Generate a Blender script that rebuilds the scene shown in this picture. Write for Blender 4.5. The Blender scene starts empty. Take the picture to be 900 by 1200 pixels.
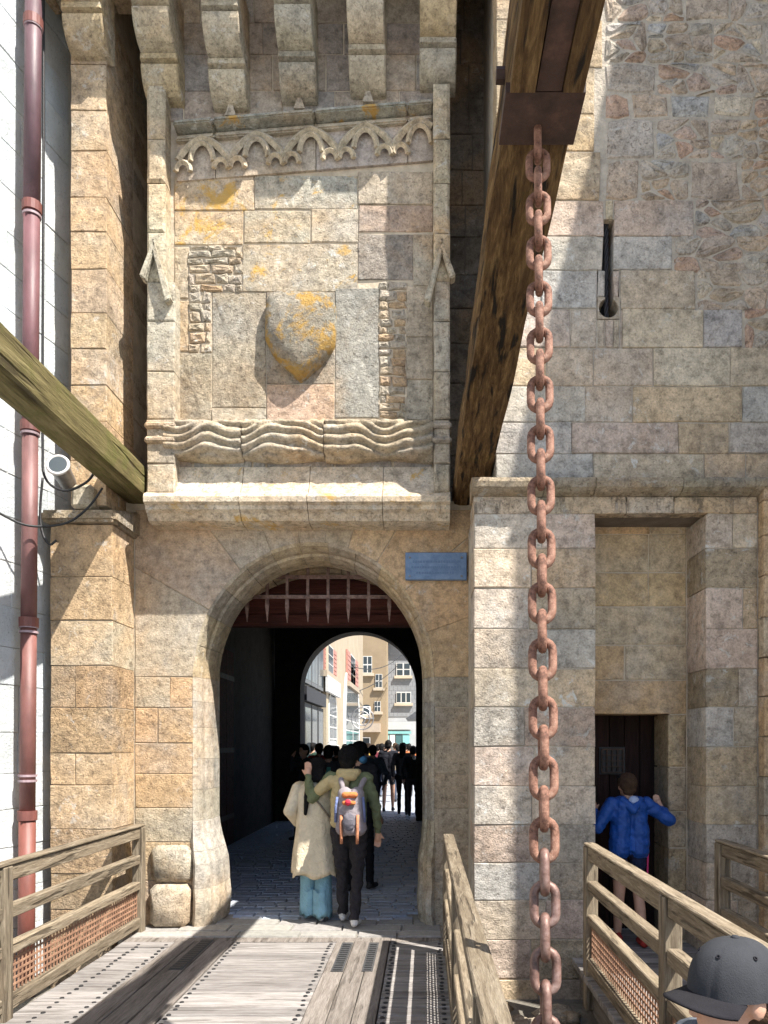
import bpy, bmesh, math, random
import numpy as np
from mathutils import Vector, Matrix, noise
R = math.radians
PI = math.pi
random.seed(11)
scene = bpy.context.scene
COL = scene.collection

# ------------------------------------------------------------------ camera, world, sun, exposure
F, VX, VY, H = 900.0, 498.0, 872.0, 1.7          # focal length and vanishing point in photo pixels, eye height in metres
def P(px, py, Y):
    return Vector(((px - VX) * Y / F, Y, H + (VY - py) * Y / F))
def PX(px, Y): return (px - VX) * Y / F
def PZ(py, Y): return H + (VY - py) * Y / F

cd = bpy.data.cameras.new('camera')
cam = bpy.data.objects.new('camera', cd); COL.objects.link(cam)
cam.location = (0, 0, H); cam.rotation_euler = (R(90), 0, 0)
cd.sensor_fit = 'VERTICAL'; cd.sensor_height = 36.0; cd.sensor_width = 27.0; cd.lens = 27.0
cd.shift_x = -48.0 / 1200; cd.shift_y = 272.0 / 1200
cd.clip_start = 0.05; cd.clip_end = 2000
scene.camera = cam

SUN = Vector((0.535, -0.40, 1.0)).normalized()
w = bpy.data.worlds.new('World'); scene.world = w; w.use_nodes = True
nt = w.node_tree; nt.nodes.clear()
sky = nt.nodes.new('ShaderNodeTexSky'); sky.sky_type = 'NISHITA'; sky.sun_disc = False
sky.sun_elevation = math.asin(SUN.z); sky.sun_rotation = math.atan2(SUN.x, SUN.y)
bg = nt.nodes.new('ShaderNodeBackground'); bg.inputs['Strength'].default_value = 0.088
wo = nt.nodes.new('ShaderNodeOutputWorld')
nt.links.new(sky.outputs[0], bg.inputs[0]); nt.links.new(bg.outputs[0], wo.inputs[0])
sl = bpy.data.lights.new('sun', 'SUN'); sl.energy = 5.0; sl.angle = R(0.5); sl.color = (1.0, 0.95, 0.87)
so = bpy.data.objects.new('sun', sl); COL.objects.link(so)
so.rotation_euler = SUN.to_track_quat('Z', 'Y').to_euler(); so.location = (6, -4, 14)
vs = scene.view_settings
vs.view_transform = 'Standard'; vs.look = 'None'; vs.exposure = 1.27; vs.gamma = 1.0; vs.use_curve_mapping = False
scene.render.engine = 'CYCLES'
try:
    scene.cycles.max_bounces = 8; scene.cycles.diffuse_bounces = 5
except Exception: pass

# ------------------------------------------------------------------ materials
class NT:
    def __init__(s, name):
        s.m = bpy.data.materials.new(name); s.m.use_nodes = True
        s.t = s.m.node_tree; s.t.nodes.clear()
        s.out = s.t.nodes.new('ShaderNodeOutputMaterial')
        s.b = s.t.nodes.new('ShaderNodeBsdfPrincipled')
        s.t.links.new(s.b.outputs[0], s.out.inputs[0])
        s.tc = s.t.nodes.new('ShaderNodeTexCoord')
        s.oi = s.t.nodes.new('ShaderNodeObjectInfo')
    def n(s, typ, **kw):
        o = s.t.nodes.new(typ)
        for k, v in kw.items(): setattr(o, k, v)
        return o
    def l(s, a, b): s.t.links.new(a, b)
    def vec(s, scale=(1, 1, 1)):
        mp = s.n('ShaderNodeMapping'); mp.inputs['Scale'].default_value = scale
        s.l(s.tc.outputs['Object'], mp.inputs['Vector']); return mp.outputs[0]
    def noise(s, scale, detail=4, rough=0.6, vec=None, dist=0.0):
        o = s.n('ShaderNodeTexNoise'); o.inputs['Scale'].default_value = scale
        o.inputs['Detail'].default_value = detail; o.inputs['Roughness'].default_value = rough
        o.inputs['Distortion'].default_value = dist
        s.l(vec if vec is not None else s.tc.outputs['Object'], o.inputs['Vector']); return o.outputs['Fac']
    def ramp(s, fac, stops):
        o = s.n('ShaderNodeValToRGB'); e = o.color_ramp.elements
        while len(e) < len(stops): e.new(0.5)
        for q, (p, c) in zip(e, stops):
            q.position = p; q.color = (c[0], c[1], c[2], 1) if not isinstance(c, (int, float)) else (c, c, c, 1)
        s.l(fac, o.inputs[0]); return o.outputs[0]
    def mix(s, fac, a, b, mode='MIX'):
        o = s.n('ShaderNodeMix', data_type='RGBA', blend_type=mode)
        for sock, v in ((o.inputs[0], fac), (o.inputs[6], a), (o.inputs[7], b)):
            if hasattr(v, 'links'): s.l(v, sock)
            elif isinstance(v, (int, float)): sock.default_value = v
            else: sock.default_value = (v[0], v[1], v[2], 1)
        return o.outputs[2]
    def math(s, op, a, b):
        o = s.n('ShaderNodeMath', operation=op)
        for sock, v in ((o.inputs[0], a), (o.inputs[1], b)):
            if hasattr(v, 'links'): s.l(v, sock)
            else: sock.default_value = v
        return o.outputs[0]
    def color(s, c):
        if hasattr(c, 'links'): s.l(c, s.b.inputs['Base Color'])
        else: s.b.inputs['Base Color'].default_value = (c[0], c[1], c[2], 1)
    def bump(s, h, strength=0.5, dist=0.02):
        o = s.n('ShaderNodeBump'); o.inputs['Strength'].default_value = strength; o.inputs['Distance'].default_value = dist
        s.l(h, o.inputs['Height']); s.l(o.outputs[0], s.b.inputs['Normal'])
    def rough(s, r): s.b.inputs['Roughness'].default_value = r
    def spec(s, v): s.b.inputs['Specular IOR Level'].default_value = v

M = {}
def granite(name, white=0.5, orange=0.0, dark=0.3, bumpd=0.025, bscale=14, stain=0.5, pits=0.5, streak=0.0):
    """granite; each stone's own tint comes from its object colour, weathering runs on across the joints"""
    k = NT(name)
    c = k.oi.outputs['Color']
    c = k.mix(1.0, c, k.ramp(k.noise(1.7, 6, 0.62), [(0.28, 0.66), (0.5, 1.0), (0.74, 1.22)]), 'MULTIPLY')
    c = k.mix(k.ramp(k.noise(0.9, 5, 0.6, dist=0.5), [(0.46, 0.0), (0.64, stain)]), c, (0.54, 0.345, 0.18))
    c = k.mix(k.ramp(k.noise(1.35, 5, 0.65, dist=0.4), [(0.50, 0.0), (0.68, 0.45)]), c, (0.36, 0.345, 0.32))
    med = k.noise(13, 6, 0.7)
    c = k.mix(1.0, c, k.ramp(med, [(0.30, 0.52), (0.5, 1.0), (0.70, 1.28)]), 'MULTIPLY')
    c = k.mix(1.0, c, k.ramp(k.noise(60, 3, 0.7), [(0.3, 0.74), (0.5, 1.0), (0.7, 1.18)]), 'MULTIPLY')
    pit = k.ramp(k.noise(34, 4, 0.65, dist=0.6), [(0.34, 1.0), (0.42, 0.0)])
    c = k.mix(k.math('MULTIPLY', pit, pits), c, (0.10, 0.08, 0.06))
    if dark:
        dn = k.noise(5.5, 7, 0.72, dist=0.3)
        c = k.mix(k.ramp(dn, [(0.58, 0.0), (0.74, dark)]), c, (0.10, 0.09, 0.075))
    if streak:
        sn = k.noise(5.0, 6, 0.7, vec=k.vec((2.2, 2.2, .5)), dist=0.2)
        c = k.mix(k.ramp(sn, [(0.50, 0.0), (0.60, streak)]), c, (0.045, 0.04, 0.035))
    if white:
        wn = k.noise(8.0, 7, 0.75, dist=0.5); wm = k.noise(0.8, 3, 0.5)
        f = k.math('MULTIPLY', k.ramp(wn, [(0.57, 0.0), (0.64, 1.0)]), k.ramp(wm, [(0.44, 0.0), (0.60, white)]))
        c = k.mix(f, c, (0.62, 0.61, 0.57))
    if orange:
        on = k.noise(3.2, 7, 0.74, dist=0.45)
        f = k.ramp(on, [(0.58 - 0.14 * orange, 0.0), (0.66 - 0.14 * orange, 0.95)])
        c = k.mix(f, c, k.mix(k.noise(30, 3), (0.60, 0.32, 0.05), (0.52, 0.37, 0.15)))
    k.color(c); k.rough(0.92); k.spec(0.2)
    h = k.math('ADD', k.noise(bscale, 8, 0.72), k.math('MULTIPLY', k.noise(70, 4, 0.7), 0.35))
    h = k.math('SUBTRACT', h, k.math('MULTIPLY', pit, 0.35 * pits))
    k.bump(h, 0.9, bumpd)
    M[name] = k.m
granite('granite')
granite('granite_rough', bumpd=0.07, bscale=18, white=0.6, dark=0.6)
granite('granite_orange', orange=0.42, bumpd=0.03)
granite('granite_lichen', orange=0.10, bumpd=0.03, white=0.9)
granite('sill_stone', orange=0.12, white=0.8, bumpd=0.02, dark=0.15)
granite('shield_stone', orange=0.58, white=0.6, bumpd=0.10, dark=0.5)
granite('granite_smooth', bumpd=0.014, white=0.45, dark=0.15, stain=0.4, pits=0.25)
granite('granite_rubble', bumpd=0.035, white=0.9, dark=0.35, stain=0.35)
granite('granite_cool', white=1.0, dark=0.25, stain=0.25, pits=0.35)
granite('granite_cool_rough', white=1.0, dark=0.3, stain=0.25, bumpd=0.05, bscale=18, pits=0.4)
granite('granite_stained', bumpd=0.03, white=0.4, dark=0.4, streak=0.6)

def simple(name, col, rough=0.8, var=0.25, scale=8, bump=0.004, bscale=60, spec=0.3, metal=0.0, usecol=False, stretch=(1, 1, 1)):
    k = NT(name)
    base = k.oi.outputs['Color'] if usecol else None
    n = k.noise(scale, 5, 0.65, vec=k.vec(stretch))
    r = k.ramp(n, [(0.25, 1 - var), (0.5, 1.0), (0.75, 1 + var)])
    c = k.mix(1.0, base if usecol else col, r, 'MULTIPLY')
    k.color(c); k.rough(rough); k.spec(spec); k.b.inputs['Metallic'].default_value = metal
    if bump: k.bump(k.noise(bscale, 4, 0.6, vec=k.vec(stretch)), 0.7, bump)
    M[name] = k.m
    return k
simple('mortar', (0.50, 0.42, 0.315), 0.95, 0.3, 9, 0.012, 50)
simple('mortar_grey', (0.42, 0.37, 0.30), 0.95, 0.35, 9, 0.02, 40)
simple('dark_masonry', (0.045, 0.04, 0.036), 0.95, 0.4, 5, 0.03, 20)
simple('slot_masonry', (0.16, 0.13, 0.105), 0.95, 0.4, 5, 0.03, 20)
simple('sett', (0.2, 0.2, 0.2), 0.48, 0.3, 18, 0.008, 60, 0.4, usecol=True)
simple('cloth', (0.2, 0.2, 0.2), 0.9, 0.16, 7, 0.012, 9, 0.15, usecol=True)
simple('skin', (0.52, 0.30, 0.21), 0.55, 0.10, 20, 0.001, 90, 0.35)
simple('hair_black', (0.008, 0.007, 0.007), 0.6, 0.3, 40, 0.01, 120, 0.12)
simple('hair_brown', (0.06, 0.034, 0.02), 0.7, 0.4, 60, 0.01, 160, 0.15)
simple('nylon', (0.2, 0.2, 0.2), 0.42, 0.2, 9, 0.02, 10, 0.5, usecol=True)
simple('paint', (0.3, 0.3, 0.3), 0.6, 0.12, 6, 0.003, 40, 0.35, usecol=True)
simple('plaster', (0.3, 0.3, 0.3), 0.9, 0.14, 1.5, 0.01, 14, 0.2, usecol=True)
simple('pipe_paint', (0.28, 0.075, 0.065), 0.55, 0.4, 7, 0.003, 30, 0.5, usecol=True, stretch=(1, 1, .4))
simple('black_iron', (0.02, 0.02, 0.022), 0.55, 0.3, 20, 0.004, 60, 0.4)
simple('steel', (0.22, 0.22, 0.23), 0.45, 0.25, 20, 0.003, 60, 0.5, 0.6)
simple('asphalt', (0.06, 0.06, 0.062), 0.9, 0.3, 20, 0.01, 90)
simple('sand', (0.34, 0.335, 0.325), 0.95, 0.25, 1.3, 0.03, 12)
simple('pit_soil', (0.17, 0.155, 0.13), 0.95, 0.4, 3, 0.05, 14)
simple('slate', (0.09, 0.095, 0.105), 0.6, 0.3, 6, 0.006, 30)
simple('cap_cloth', (0.036, 0.038, 0.043), 0.85, 0.14, 24, 0.002, 260, 0.2)
simple('cap_dark', (0.018, 0.017, 0.02), 0.9, 0.2, 24, 0.002, 260, 0.15)
simple('cap_pale', (0.26, 0.20, 0.19), 0.85, 0.2, 24, 0.002, 260, 0.15)
simple('white_trim', (0.60, 0.59, 0.56), 0.6, 0.08, 6, 0.002, 30)

# left neighbour: very pale granite blocks with dark speckle
k = NT('pale_granite')
c = k.mix(1.0, k.oi.outputs['Color'], k.ramp(k.noise(3, 5, .6), [(0.3, 0.8), (0.7, 1.12)]), 'MULTIPLY')
c = k.mix(k.ramp(k.noise(55, 3, .7), [(0.60, 0.0), (0.68, 0.55)]), c, (0.16, 0.16, 0.17))
c = k.mix(k.ramp(k.noise(6, 4, .6), [(0.58, 0.0), (0.72, 0.5)]), c, (0.40, 0.44, 0.47))
k.color(c); k.rough(0.9); k.spec(0.2); k.bump(k.noise(30, 7, .75), 0.8, 0.02); M['pale_granite'] = k.m

def wood(name, c0, c1, c2, along, moss=0.0, bumpd=0.012, gs=9, rough=0.85, crack=0.6):
    k = NT(name)
    st = [gs, gs, gs]; st[along] = gs * 0.09
    v = k.vec(tuple(st))
    addv = k.n('ShaderNodeVectorMath', operation='ADD')
    comb = k.n('ShaderNodeCombineXYZ'); k.l(k.math('MULTIPLY', k.oi.outputs['Random'], 37.0), comb.inputs[0]); k.l(k.math('MULTIPLY', k.oi.outputs['Random'], 91.0), comb.inputs[2])
    k.l(v, addv.inputs[0]); k.l(comb.outputs[0], addv.inputs[1]); v = addv.outputs[0]
    g = k.noise(1.6, 8, 0.72, vec=v, dist=0.45)
    c = k.ramp(g, [(0.28, c0), (0.5, c1), (0.72, c2)])
    rr = k.ramp(k.oi.outputs['Random'], [(0.0, 0.78), (1.0, 1.18)])
    c = k.mix(1.0, c, rr, 'MULTIPLY')
    fine = k.noise(7, 5, 0.7, vec=v)
    c = k.mix(1.0, c, k.ramp(fine, [(0.3, 0.7), (0.55, 1.0), (0.8, 1.2)]), 'MULTIPLY')
    ck = k.ramp(k.noise(1.1, 3, 0.5, vec=v, dist=0.3), [(0.36, 1.0), (0.44, 0.0)])
    c = k.mix(k.math('MULTIPLY', ck, crack), c, (0.03, 0.022, 0.015))
    if moss:
        mm = k.ramp(k.noise(3.2, 6, .7), [(0.62 - 0.25 * moss, 0.0), (0.72 - 0.2 * moss, min(1, moss * 1.3))])
        c = k.mix(mm, c, (0.105, 0.108, 0.028))
    k.color(c); k.rough(rough); k.spec(0.2)
    k.bump(k.math('SUBTRACT', k.math('ADD', g, k.math('MULTIPLY', fine, 0.5)), ck), 0.9, bumpd)
    M[name] = k.m
wood('beam_oak', (0.035, 0.018, 0.009), (0.20, 0.115, 0.047), (0.46, 0.30, 0.135), 1, moss=0.2, bumpd=0.08, gs=20, crack=1.0)
wood('beam_mossy', (0.06, 0.047, 0.02), (0.17, 0.14, 0.06), (0.31, 0.26, 0.13), 1, moss=0.42, bumpd=0.02, gs=7)
wood('deck_wood', (0.145, 0.13, 0.12), (0.255, 0.235, 0.222), (0.355, 0.335, 0.32), 0, bumpd=0.006, crack=0.35, gs=16)
wood('track_wood', (0.11, 0.095, 0.082), (0.20, 0.175, 0.154), (0.28, 0.252, 0.228), 1, bumpd=0.006, crack=0.4, gs=16)
wood('rail_wood', (0.115, 0.088, 0.06), (0.225, 0.18, 0.125), (0.36, 0.305, 0.23), 1, bumpd=0.006, gs=26, moss=0.06)
wood('post_wood', (0.11, 0.085, 0.06), (0.21, 0.17, 0.12), (0.33, 0.28, 0.21), 2, bumpd=0.006, gs=26, moss=0.06)
wood('red_board', (0.035, 0.013, 0.010), (0.085, 0.026, 0.020), (0.14, 0.05, 0.038), 0, bumpd=0.006, crack=0.5)
wood('door_wood', (0.012, 0.008, 0.007), (0.028, 0.014, 0.012), (0.05, 0.023, 0.02), 2, bumpd=0.006, crack=0.4)

k = NT('rust')
n1 = k.noise(26, 7, .75); c = k.ramp(n1, [(0.34, (0.055, 0.026, 0.018)), (0.46, (0.20, 0.098, 0.066)), (0.58, (0.30, 0.16, 0.11)), (0.74, (0.38, 0.25, 0.19))])
zz = k.n('ShaderNodeSeparateXYZ'); k.l(k.tc.outputs['Object'], zz.inputs[0])
k.color(c); k.rough(0.72); k.spec(0.3); k.bump(k.noise(70, 6, .75), 0.9, 0.007); M['rust'] = k.m
k = NT('worn_iron')
n1 = k.noise(18, 6, .7); c = k.ramp(n1, [(0.33, (0.06, 0.032, 0.025)), (0.5, (0.18, 0.10, 0.078)), (0.7, (0.27, 0.185, 0.16))])
k.color(c); k.rough(0.5); k.spec(0.6); k.b.inputs['Metallic'].default_value = 0.25; k.bump(k.noise(60, 5, .7), 0.5, 0.004); M['worn_iron'] = k.m
k = NT('rust_dark')
n1 = k.noise(9, 6, .7); c = k.ramp(n1, [(0.3, (0.028, 0.016, 0.012)), (0.55, (0.06, 0.034, 0.026)), (0.75, (0.12, 0.065, 0.045))])
k.color(c); k.rough(0.7); k.spec(0.35); k.bump(k.noise(40, 5, .7), 0.6, 0.004); M['rust_dark'] = k.m
k = NT('rust_mesh')
n1 = k.noise(9, 6, .7); c = k.ramp(n1, [(0.3, (0.15, 0.075, 0.045)), (0.55, (0.33, 0.185, 0.115)), (0.75, (0.44, 0.28, 0.19))])
k.color(c); k.rough(0.8); M['rust_mesh'] = k.m
k = NT('glass'); k.color((0.05, 0.065, 0.075)); k.rough(0.08); k.spec(0.6); M['glass'] = k.m
k = NT('sign_blue')
c = k.ramp(k.noise(14, 5, .6), [(0.3, (0.085, 0.15, 0.27)), (0.55, (0.14, 0.22, 0.36)), (0.8, (0.21, 0.30, 0.43))])
k.color(c); k.rough(0.4); k.spec(0.5); k.bump(k.noise(50, 3), 0.4, 0.002); M['sign_blue'] = k.m

# ------------------------------------------------------------------ object helpers
def thing(name, label, cat, loc=(0, 0, 0), rz=0.0, group=None):
    o = bpy.data.objects.new(name, None); COL.objects.link(o)
    o.location = loc; o.rotation_euler = (0, 0, rz); o.empty_display_size = 0.2
    o['label'] = label; o['category'] = cat
    if group: o['group'] = group
    return o
def tag(o, label, cat, group=None):
    o['label'] = label; o['category'] = cat
    if group: o['group'] = group
    return o
def struct(o): o['kind'] = 'structure'; return o
ORIG = {}
def wloc(o):
    """world translation of a parent chain (rotation free parents)"""
    v = Vector((0, 0, 0))
    while o is not None:
        v += o.location; o = o.parent
    return v
def obj(name, me, mat, parent=None, loc=None, color=None, smooth=None):
    """link a mesh / bmesh as one object"""
    if isinstance(me, bmesh.types.BMesh):
        bm = me; me = bpy.data.meshes.new(name)
        bm.normal_update(); bm.to_mesh(me); bm.free()
    if smooth:
        me.polygons.foreach_set('use_smooth', [True] * len(me.polygons))
    if mat is not None:
        mats = mat if isinstance(mat, (list, tuple)) else [mat]
        if len(me.materials) == 0:
            for m in mats: me.materials.append(M[m] if isinstance(m, str) else m)
    o = bpy.data.objects.new(name, me); COL.objects.link(o)
    if parent is not None: o.parent = parent
    if loc is not None: o.location = loc
    if color is not None: o.color = (color[0], color[1], color[2], 1)
    return o
def rebase(bm, base):
    bmesh.ops.translate(bm, verts=bm.verts, vec=-Vector(base)); return bm

def bbox(bm, x0, x1, y0, y1, z0, z1, bev=0.0):
    r = bmesh.ops.create_cube(bm, size=1.0)
    vs_ = r['verts']
    for v in vs_:
        v.co = Vector((x0 + (v.co.x + .5) * (x1 - x0), y0 + (v.co.y + .5) * (y1 - y0), z0 + (v.co.z + .5) * (z1 - z0)))
    if bev:
        es = set()
        for v in vs_: es.update(v.link_edges)
        bmesh.ops.bevel(bm, geom=list(es), offset=bev, segments=1, affect='EDGES', profile=0.7)
    return bm
def box_bm(*a, **k): return bbox(bmesh.new(), *a, **k)
def hexa(bm, pts):
    """8 points: bottom ring 4, top ring 4"""
    v = [bm.verts.new(p) for p in pts]
    for f in ((3, 2, 1, 0), (4, 5, 6, 7), (0, 1, 5, 4), (1, 2, 6, 5), (2, 3, 7, 6), (3, 0, 4, 7)):
        bm.faces.new([v[i] for i in f])
    return bm
def tube(bm, pts, r, seg=8, closed=False, cap=True):
    pts = [Vector(p) for p in pts]; n = len(pts); rings = []
    rs = r if isinstance(r, (list, tuple)) else [r] * n
    prev = None
    for i, p in enumerate(pts):
        if closed: d = pts[(i + 1) % n] - pts[i - 1]
        else: d = pts[min(i + 1, n - 1)] - pts[max(i - 1, 0)]
        d.normalize()
        if prev is None:
            a = Vector((0, 0, 1)) if abs(d.z) < 0.9 else Vector((1, 0, 0))
            u = d.cross(a).normalized()
        else:
            u = (prev - d * prev.dot(d)).normalized()
        prev = u; v = d.cross(u)
        rings.append([bm.verts.new(p + (u * math.cos(2 * PI * k / seg) + v * math.sin(2 * PI * k / seg)) * rs[i]) for k in range(seg)])
    m = n if closed else n - 1
    for i in range(m):
        a, b = rings[i], rings[(i + 1) % n]
        for k in range(seg):
            bm.faces.new((a[k], b[k], b[(k + 1) % seg], a[(k + 1) % seg]))
    if cap and not closed:
        bm.faces.new(rings[0]); bm.faces.new(list(reversed(rings[-1])))
    bmesh.ops.recalc_face_normals(bm, faces=bm.faces)
    return bm
def tube_bm(*a, **k): return tube(bmesh.new(), *a, **k)
def extrude_poly(bm, pts, y0, y1, ax='y'):
    """pts (a,b) polygon; extruded along an axis"""
    def mk(a, b, t):
        return {'y': (a, t, b), 'x': (t, a, b), 'z': (a, b, t)}[ax]
    A = [bm.verts.new(mk(a, b, y0)) for a, b in pts]; B = [bm.verts.new(mk(a, b, y1)) for a, b in pts]
    bm.faces.new(A); bm.faces.new(list(reversed(B)))
    n = len(pts)
    for i in range(n): bm.faces.new((A[i], B[i], B[(i + 1) % n], A[(i + 1) % n]))
    bmesh.ops.recalc_face_normals(bm, faces=bm.faces)
    return bm

# ------------------------------------------------------------------ masonry
def clip_half(poly, a, b, c):
    """keep a*x+b*y<=c"""
    out = []
    for i in range(len(poly)):
        p, q = poly[i], poly[(i + 1) % len(poly)]
        dp, dq = a * p[0] + b * p[1] - c, a * q[0] + b * q[1] - c
        if dp <= 0: out.append(p)
        if (dp < 0 < dq) or (dq < 0 < dp):
            t = dp / (dp - dq); out.append((p[0] + (q[0] - p[0]) * t, p[1] + (q[1] - p[1]) * t))
    return out
def area(poly):
    return 0.5 * sum(poly[i][0] * poly[(i + 1) % len(poly)][1] - poly[(i + 1) % len(poly)][0] * poly[i][1] for i in range(len(poly)))
def inset(poly, d):
    n = len(poly); out = []
    for i in range(n):
        p0, p1, p2 = Vector(poly[i - 1]), Vector(poly[i]), Vector(poly[(i + 1) % n])
        e1 = (p1 - p0); e2 = (p2 - p1)
        if e1.length < 1e-6 or e2.length < 1e-6: out.append(tuple(p1)); continue
        e1.normalize(); e2.normalize()
        n1 = Vector((-e1.y, e1.x)); n2 = Vector((-e2.y, e2.x))
        s = n1 + n2
        if s.length < 0.3: s = n1
        s.normalize(); k = d / max(0.5, s.dot(n1))
        out.append((p1.x + s.x * k, p1.y + s.y * k))
    return out
def clean(poly, eps=0.012):
    out = []
    for p in poly:
        if not out or (abs(p[0] - out[-1][0]) + abs(p[1] - out[-1][1])) > eps: out.append(p)
    if len(out) > 2 and (abs(out[0][0] - out[-1][0]) + abs(out[0][1] - out[-1][1])) <= eps: out.pop()
    return out
class Frame:
    def __init__(s, O, U, N): s.O = Vector(O); s.U = Vector(U).normalized(); s.N = Vector(N).normalized(); s.V = Vector((0, 0, 1))
    def pt(s, u, v, n): return s.O + s.U * u + s.V * v + s.N * n
def front(Y): return Frame((0, Y, 0), (1, 0, 0), (0, -1, 0))
def stone(name, poly, fr, parent, mat, color, base=(0, 0, 0), depth=0.12, bev=0.006, rough=0.006, gap=0.008, proud=None, maxlen=0.22, jit=0.004):
    poly = clean(poly)
    if len(poly) < 3: return None
    if area(poly) < 0: poly = poly[::-1]
    poly = inset(poly, gap / 2)
    if area(poly) < 0.0012: return None
    pts = []
    n = len(poly)
    for i in range(n):
        p, q = poly[i], poly[(i + 1) % n]
        L = math.hypot(q[0] - p[0], q[1] - p[1]); m = max(1, min(4, int(L / maxlen + 0.5)))
        for j in range(m):
            t = j / m; pts.append((p[0] + (q[0] - p[0]) * t + random.uniform(-jit, jit), p[1] + (q[1] - p[1]) * t + random.uniform(-jit, jit)))
    ip = inset(pts, bev * random.uniform(.8, 1.4))
    cx = sum(p[0] for p in pts) / len(pts); cy = sum(p[1] for p in pts) / len(pts)
    if proud is None: proud = random.uniform(-0.002, 0.006)
    tilt = random.uniform(-1, 1) * rough * .5; tilt2 = random.uniform(-1, 1) * rough * .5
    def dn(u, v): return max(-.003, proud + tilt * (u - cx) / 0.3 + tilt2 * (v - cy) / 0.3)
    base = Vector(base)
    V = []; Fc = []
    N = len(pts)
    def ring(ps, f):
        s0 = len(V)
        for p in ps: V.append(fr.pt(p[0], p[1], f(p)) - base)
        return s0
    a = ring(pts, lambda p: -depth)
    b = ring(pts, lambda p: dn(*p) - bev)
    b2 = ring(pts, lambda p: dn(*p) - bev)
    c_ = ring(ip, lambda p: max(-.004, dn(*p) + random.uniform(-.3, .3) * rough))
    mid = [(cx + (p[0] - cx) * .55, cy + (p[1] - cy) * .55) for p in ip]
    d = ring(mid, lambda p: max(-.004, dn(*p) + random.uniform(-.6, 1) * rough))
    e = ring([(cx, cy)], lambda p: max(-.004, dn(*p) + random.uniform(-.6, 1) * rough))
    for i in range(N):
        j = (i + 1) % N
        Fc += [(a + i, a + j, b + j, b + i), (b2 + i, b2 + j, c_ + j, c_ + i), (c_ + i, c_ + j, d + j, d + i), (d + i, d + j, e)]
    me = bpy.data.meshes.new(name); me.from_pydata(V, [], Fc)
    me.polygons.foreach_set('use_smooth', [False] * len(me.polygons))
    return obj(name, me, mat, parent, color=color)
def sub_rect(r, h):
    """rect minus hole -> rects"""
    x0, x1, z0, z1 = r; a0, a1, b0, b1 = h
    if a0 >= x1 or a1 <= x0 or b0 >= z1 or b1 <= z0: return [r]
    out = []
    if a0 - x0 > 0.015: out.append((x0, a0, z0, z1))
    if x1 - a1 > 0.015: out.append((a1, x1, z0, z1))
    m0, m1 = max(x0, a0), min(x1, a1)
    if z1 - b1 > 0.015: out.append((m0, m1, b1, z1))
    if b0 - z0 > 0.015: out.append((m0, m1, z0, b0))
    return out
def rects_minus(r, holes):
    rs = [r]
    for h in holes: rs = [q for x in rs for q in sub_rect(x, h)]
    return rs
def coursed(u0, u1, v0, v1, hr, lr, holes=(), skew=0.0):
    """list of stone rectangles laid in courses"""
    out = []; v = v0
    hs = []
    while v < v1 - 0.02:
        h = random.uniform(*hr)
        if v1 - v - h < hr[0] * .6: h = v1 - v
        hs.append((v, v + h)); v += h
    for i, (a, b) in enumerate(hs):
        u = u0; first = True
        while u < u1 - 0.01:
            l = random.uniform(*lr) * (random.uniform(.5, 1) if first else 1); first = False
            if u1 - u - l < lr[0] * .55: l = u1 - u
            out += rects_minus((u, u + l, a, b), holes); u += l
    return out
def rpoly(r, j=0.0):
    x0, x1, z0, z1 = r
    q = lambda: random.uniform(-j, j)
    return [(x0 + q(), z0 + q()), (x1 + q(), z0 + q()), (x1 + q(), z1 + q()), (x0 + q(), z1 + q())]
def backing(name, fr, rects, depth, parent, mat, base=(0, 0, 0), recess=0.009):
    """the mortar bed behind the stones, one mesh of butted slabs"""
    bm = bmesh.new()
    for (u0, u1, v0, v1) in rects:
        q = [fr.pt(u, v, n) - Vector(base) for n in (-recess - depth, -recess) for (u, v) in ((u0, v0), (u1, v0), (u1, v1), (u0, v1))]
        hexa(bm, q)
    bmesh.ops.recalc_face_normals(bm, faces=bm.faces)
    return obj(name, bm, mat, parent)
def chaikin(poly, k=.20):
    out = []
    for i in range(len(poly)):
        p, q = poly[i], poly[(i + 1) % len(poly)]
        out += [(p[0] + (q[0] - p[0]) * k, p[1] + (q[1] - p[1]) * k), (p[0] + (q[0] - p[0]) * (1 - k), p[1] + (q[1] - p[1]) * (1 - k))]
    return out
def voronoi(u0, u1, v0, v1, n, sx=0.6, minr=0.5):
    """irregular rubble cells (squat) by clipping bisectors"""
    seeds = []
    A = (u1 - u0) * (v1 - v0); r0 = math.sqrt(A / n) * 0.62
    tries = 0
    while len(seeds) < n and tries < 40000:
        tries += 1
        p = (random.uniform(u0, u1), random.uniform(v0, v1)); wgt = random.choice((0.55, 0.7, 0.8, 1.0, 1.0, 1.25, 1.5))
        ok = True
        for q in seeds:
            dx, dy = (p[0] - q[0]) * sx, (p[1] - q[1])
            if dx * dx + dy * dy < (r0 * minr * (wgt + q[2])) ** 2: ok = False; break
        if ok: seeds.append((p[0], p[1], wgt))
    cells = []
    for i, p in enumerate(seeds):
        poly = [(u0, v0), (u1, v0), (u1, v1), (u0, v1)]
        for j, q in enumerate(seeds):
            if i == j: continue
            dx, dy = (q[0] - p[0]) * sx, q[1] - p[1]
            d2 = dx * dx + dy * dy
            if d2 > (5.5 * r0) ** 2: continue
            t = 0.5 + 0.5 * ((p[2] ** 2 - q[2] ** 2) * r0 * r0 * 0.55) / d2; t = min(.85, max(.15, t))
            a, b = dx * sx, dy; c = t * d2 + a * p[0] + b * p[1]
            poly = clip_half(poly, a, b, c)
            if len(poly) < 3: break
        poly = clean(poly, .02)
        if len(poly) >= 3 and abs(area(poly)) > .0015: cells.append(chaikin(poly))
    return cells
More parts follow.
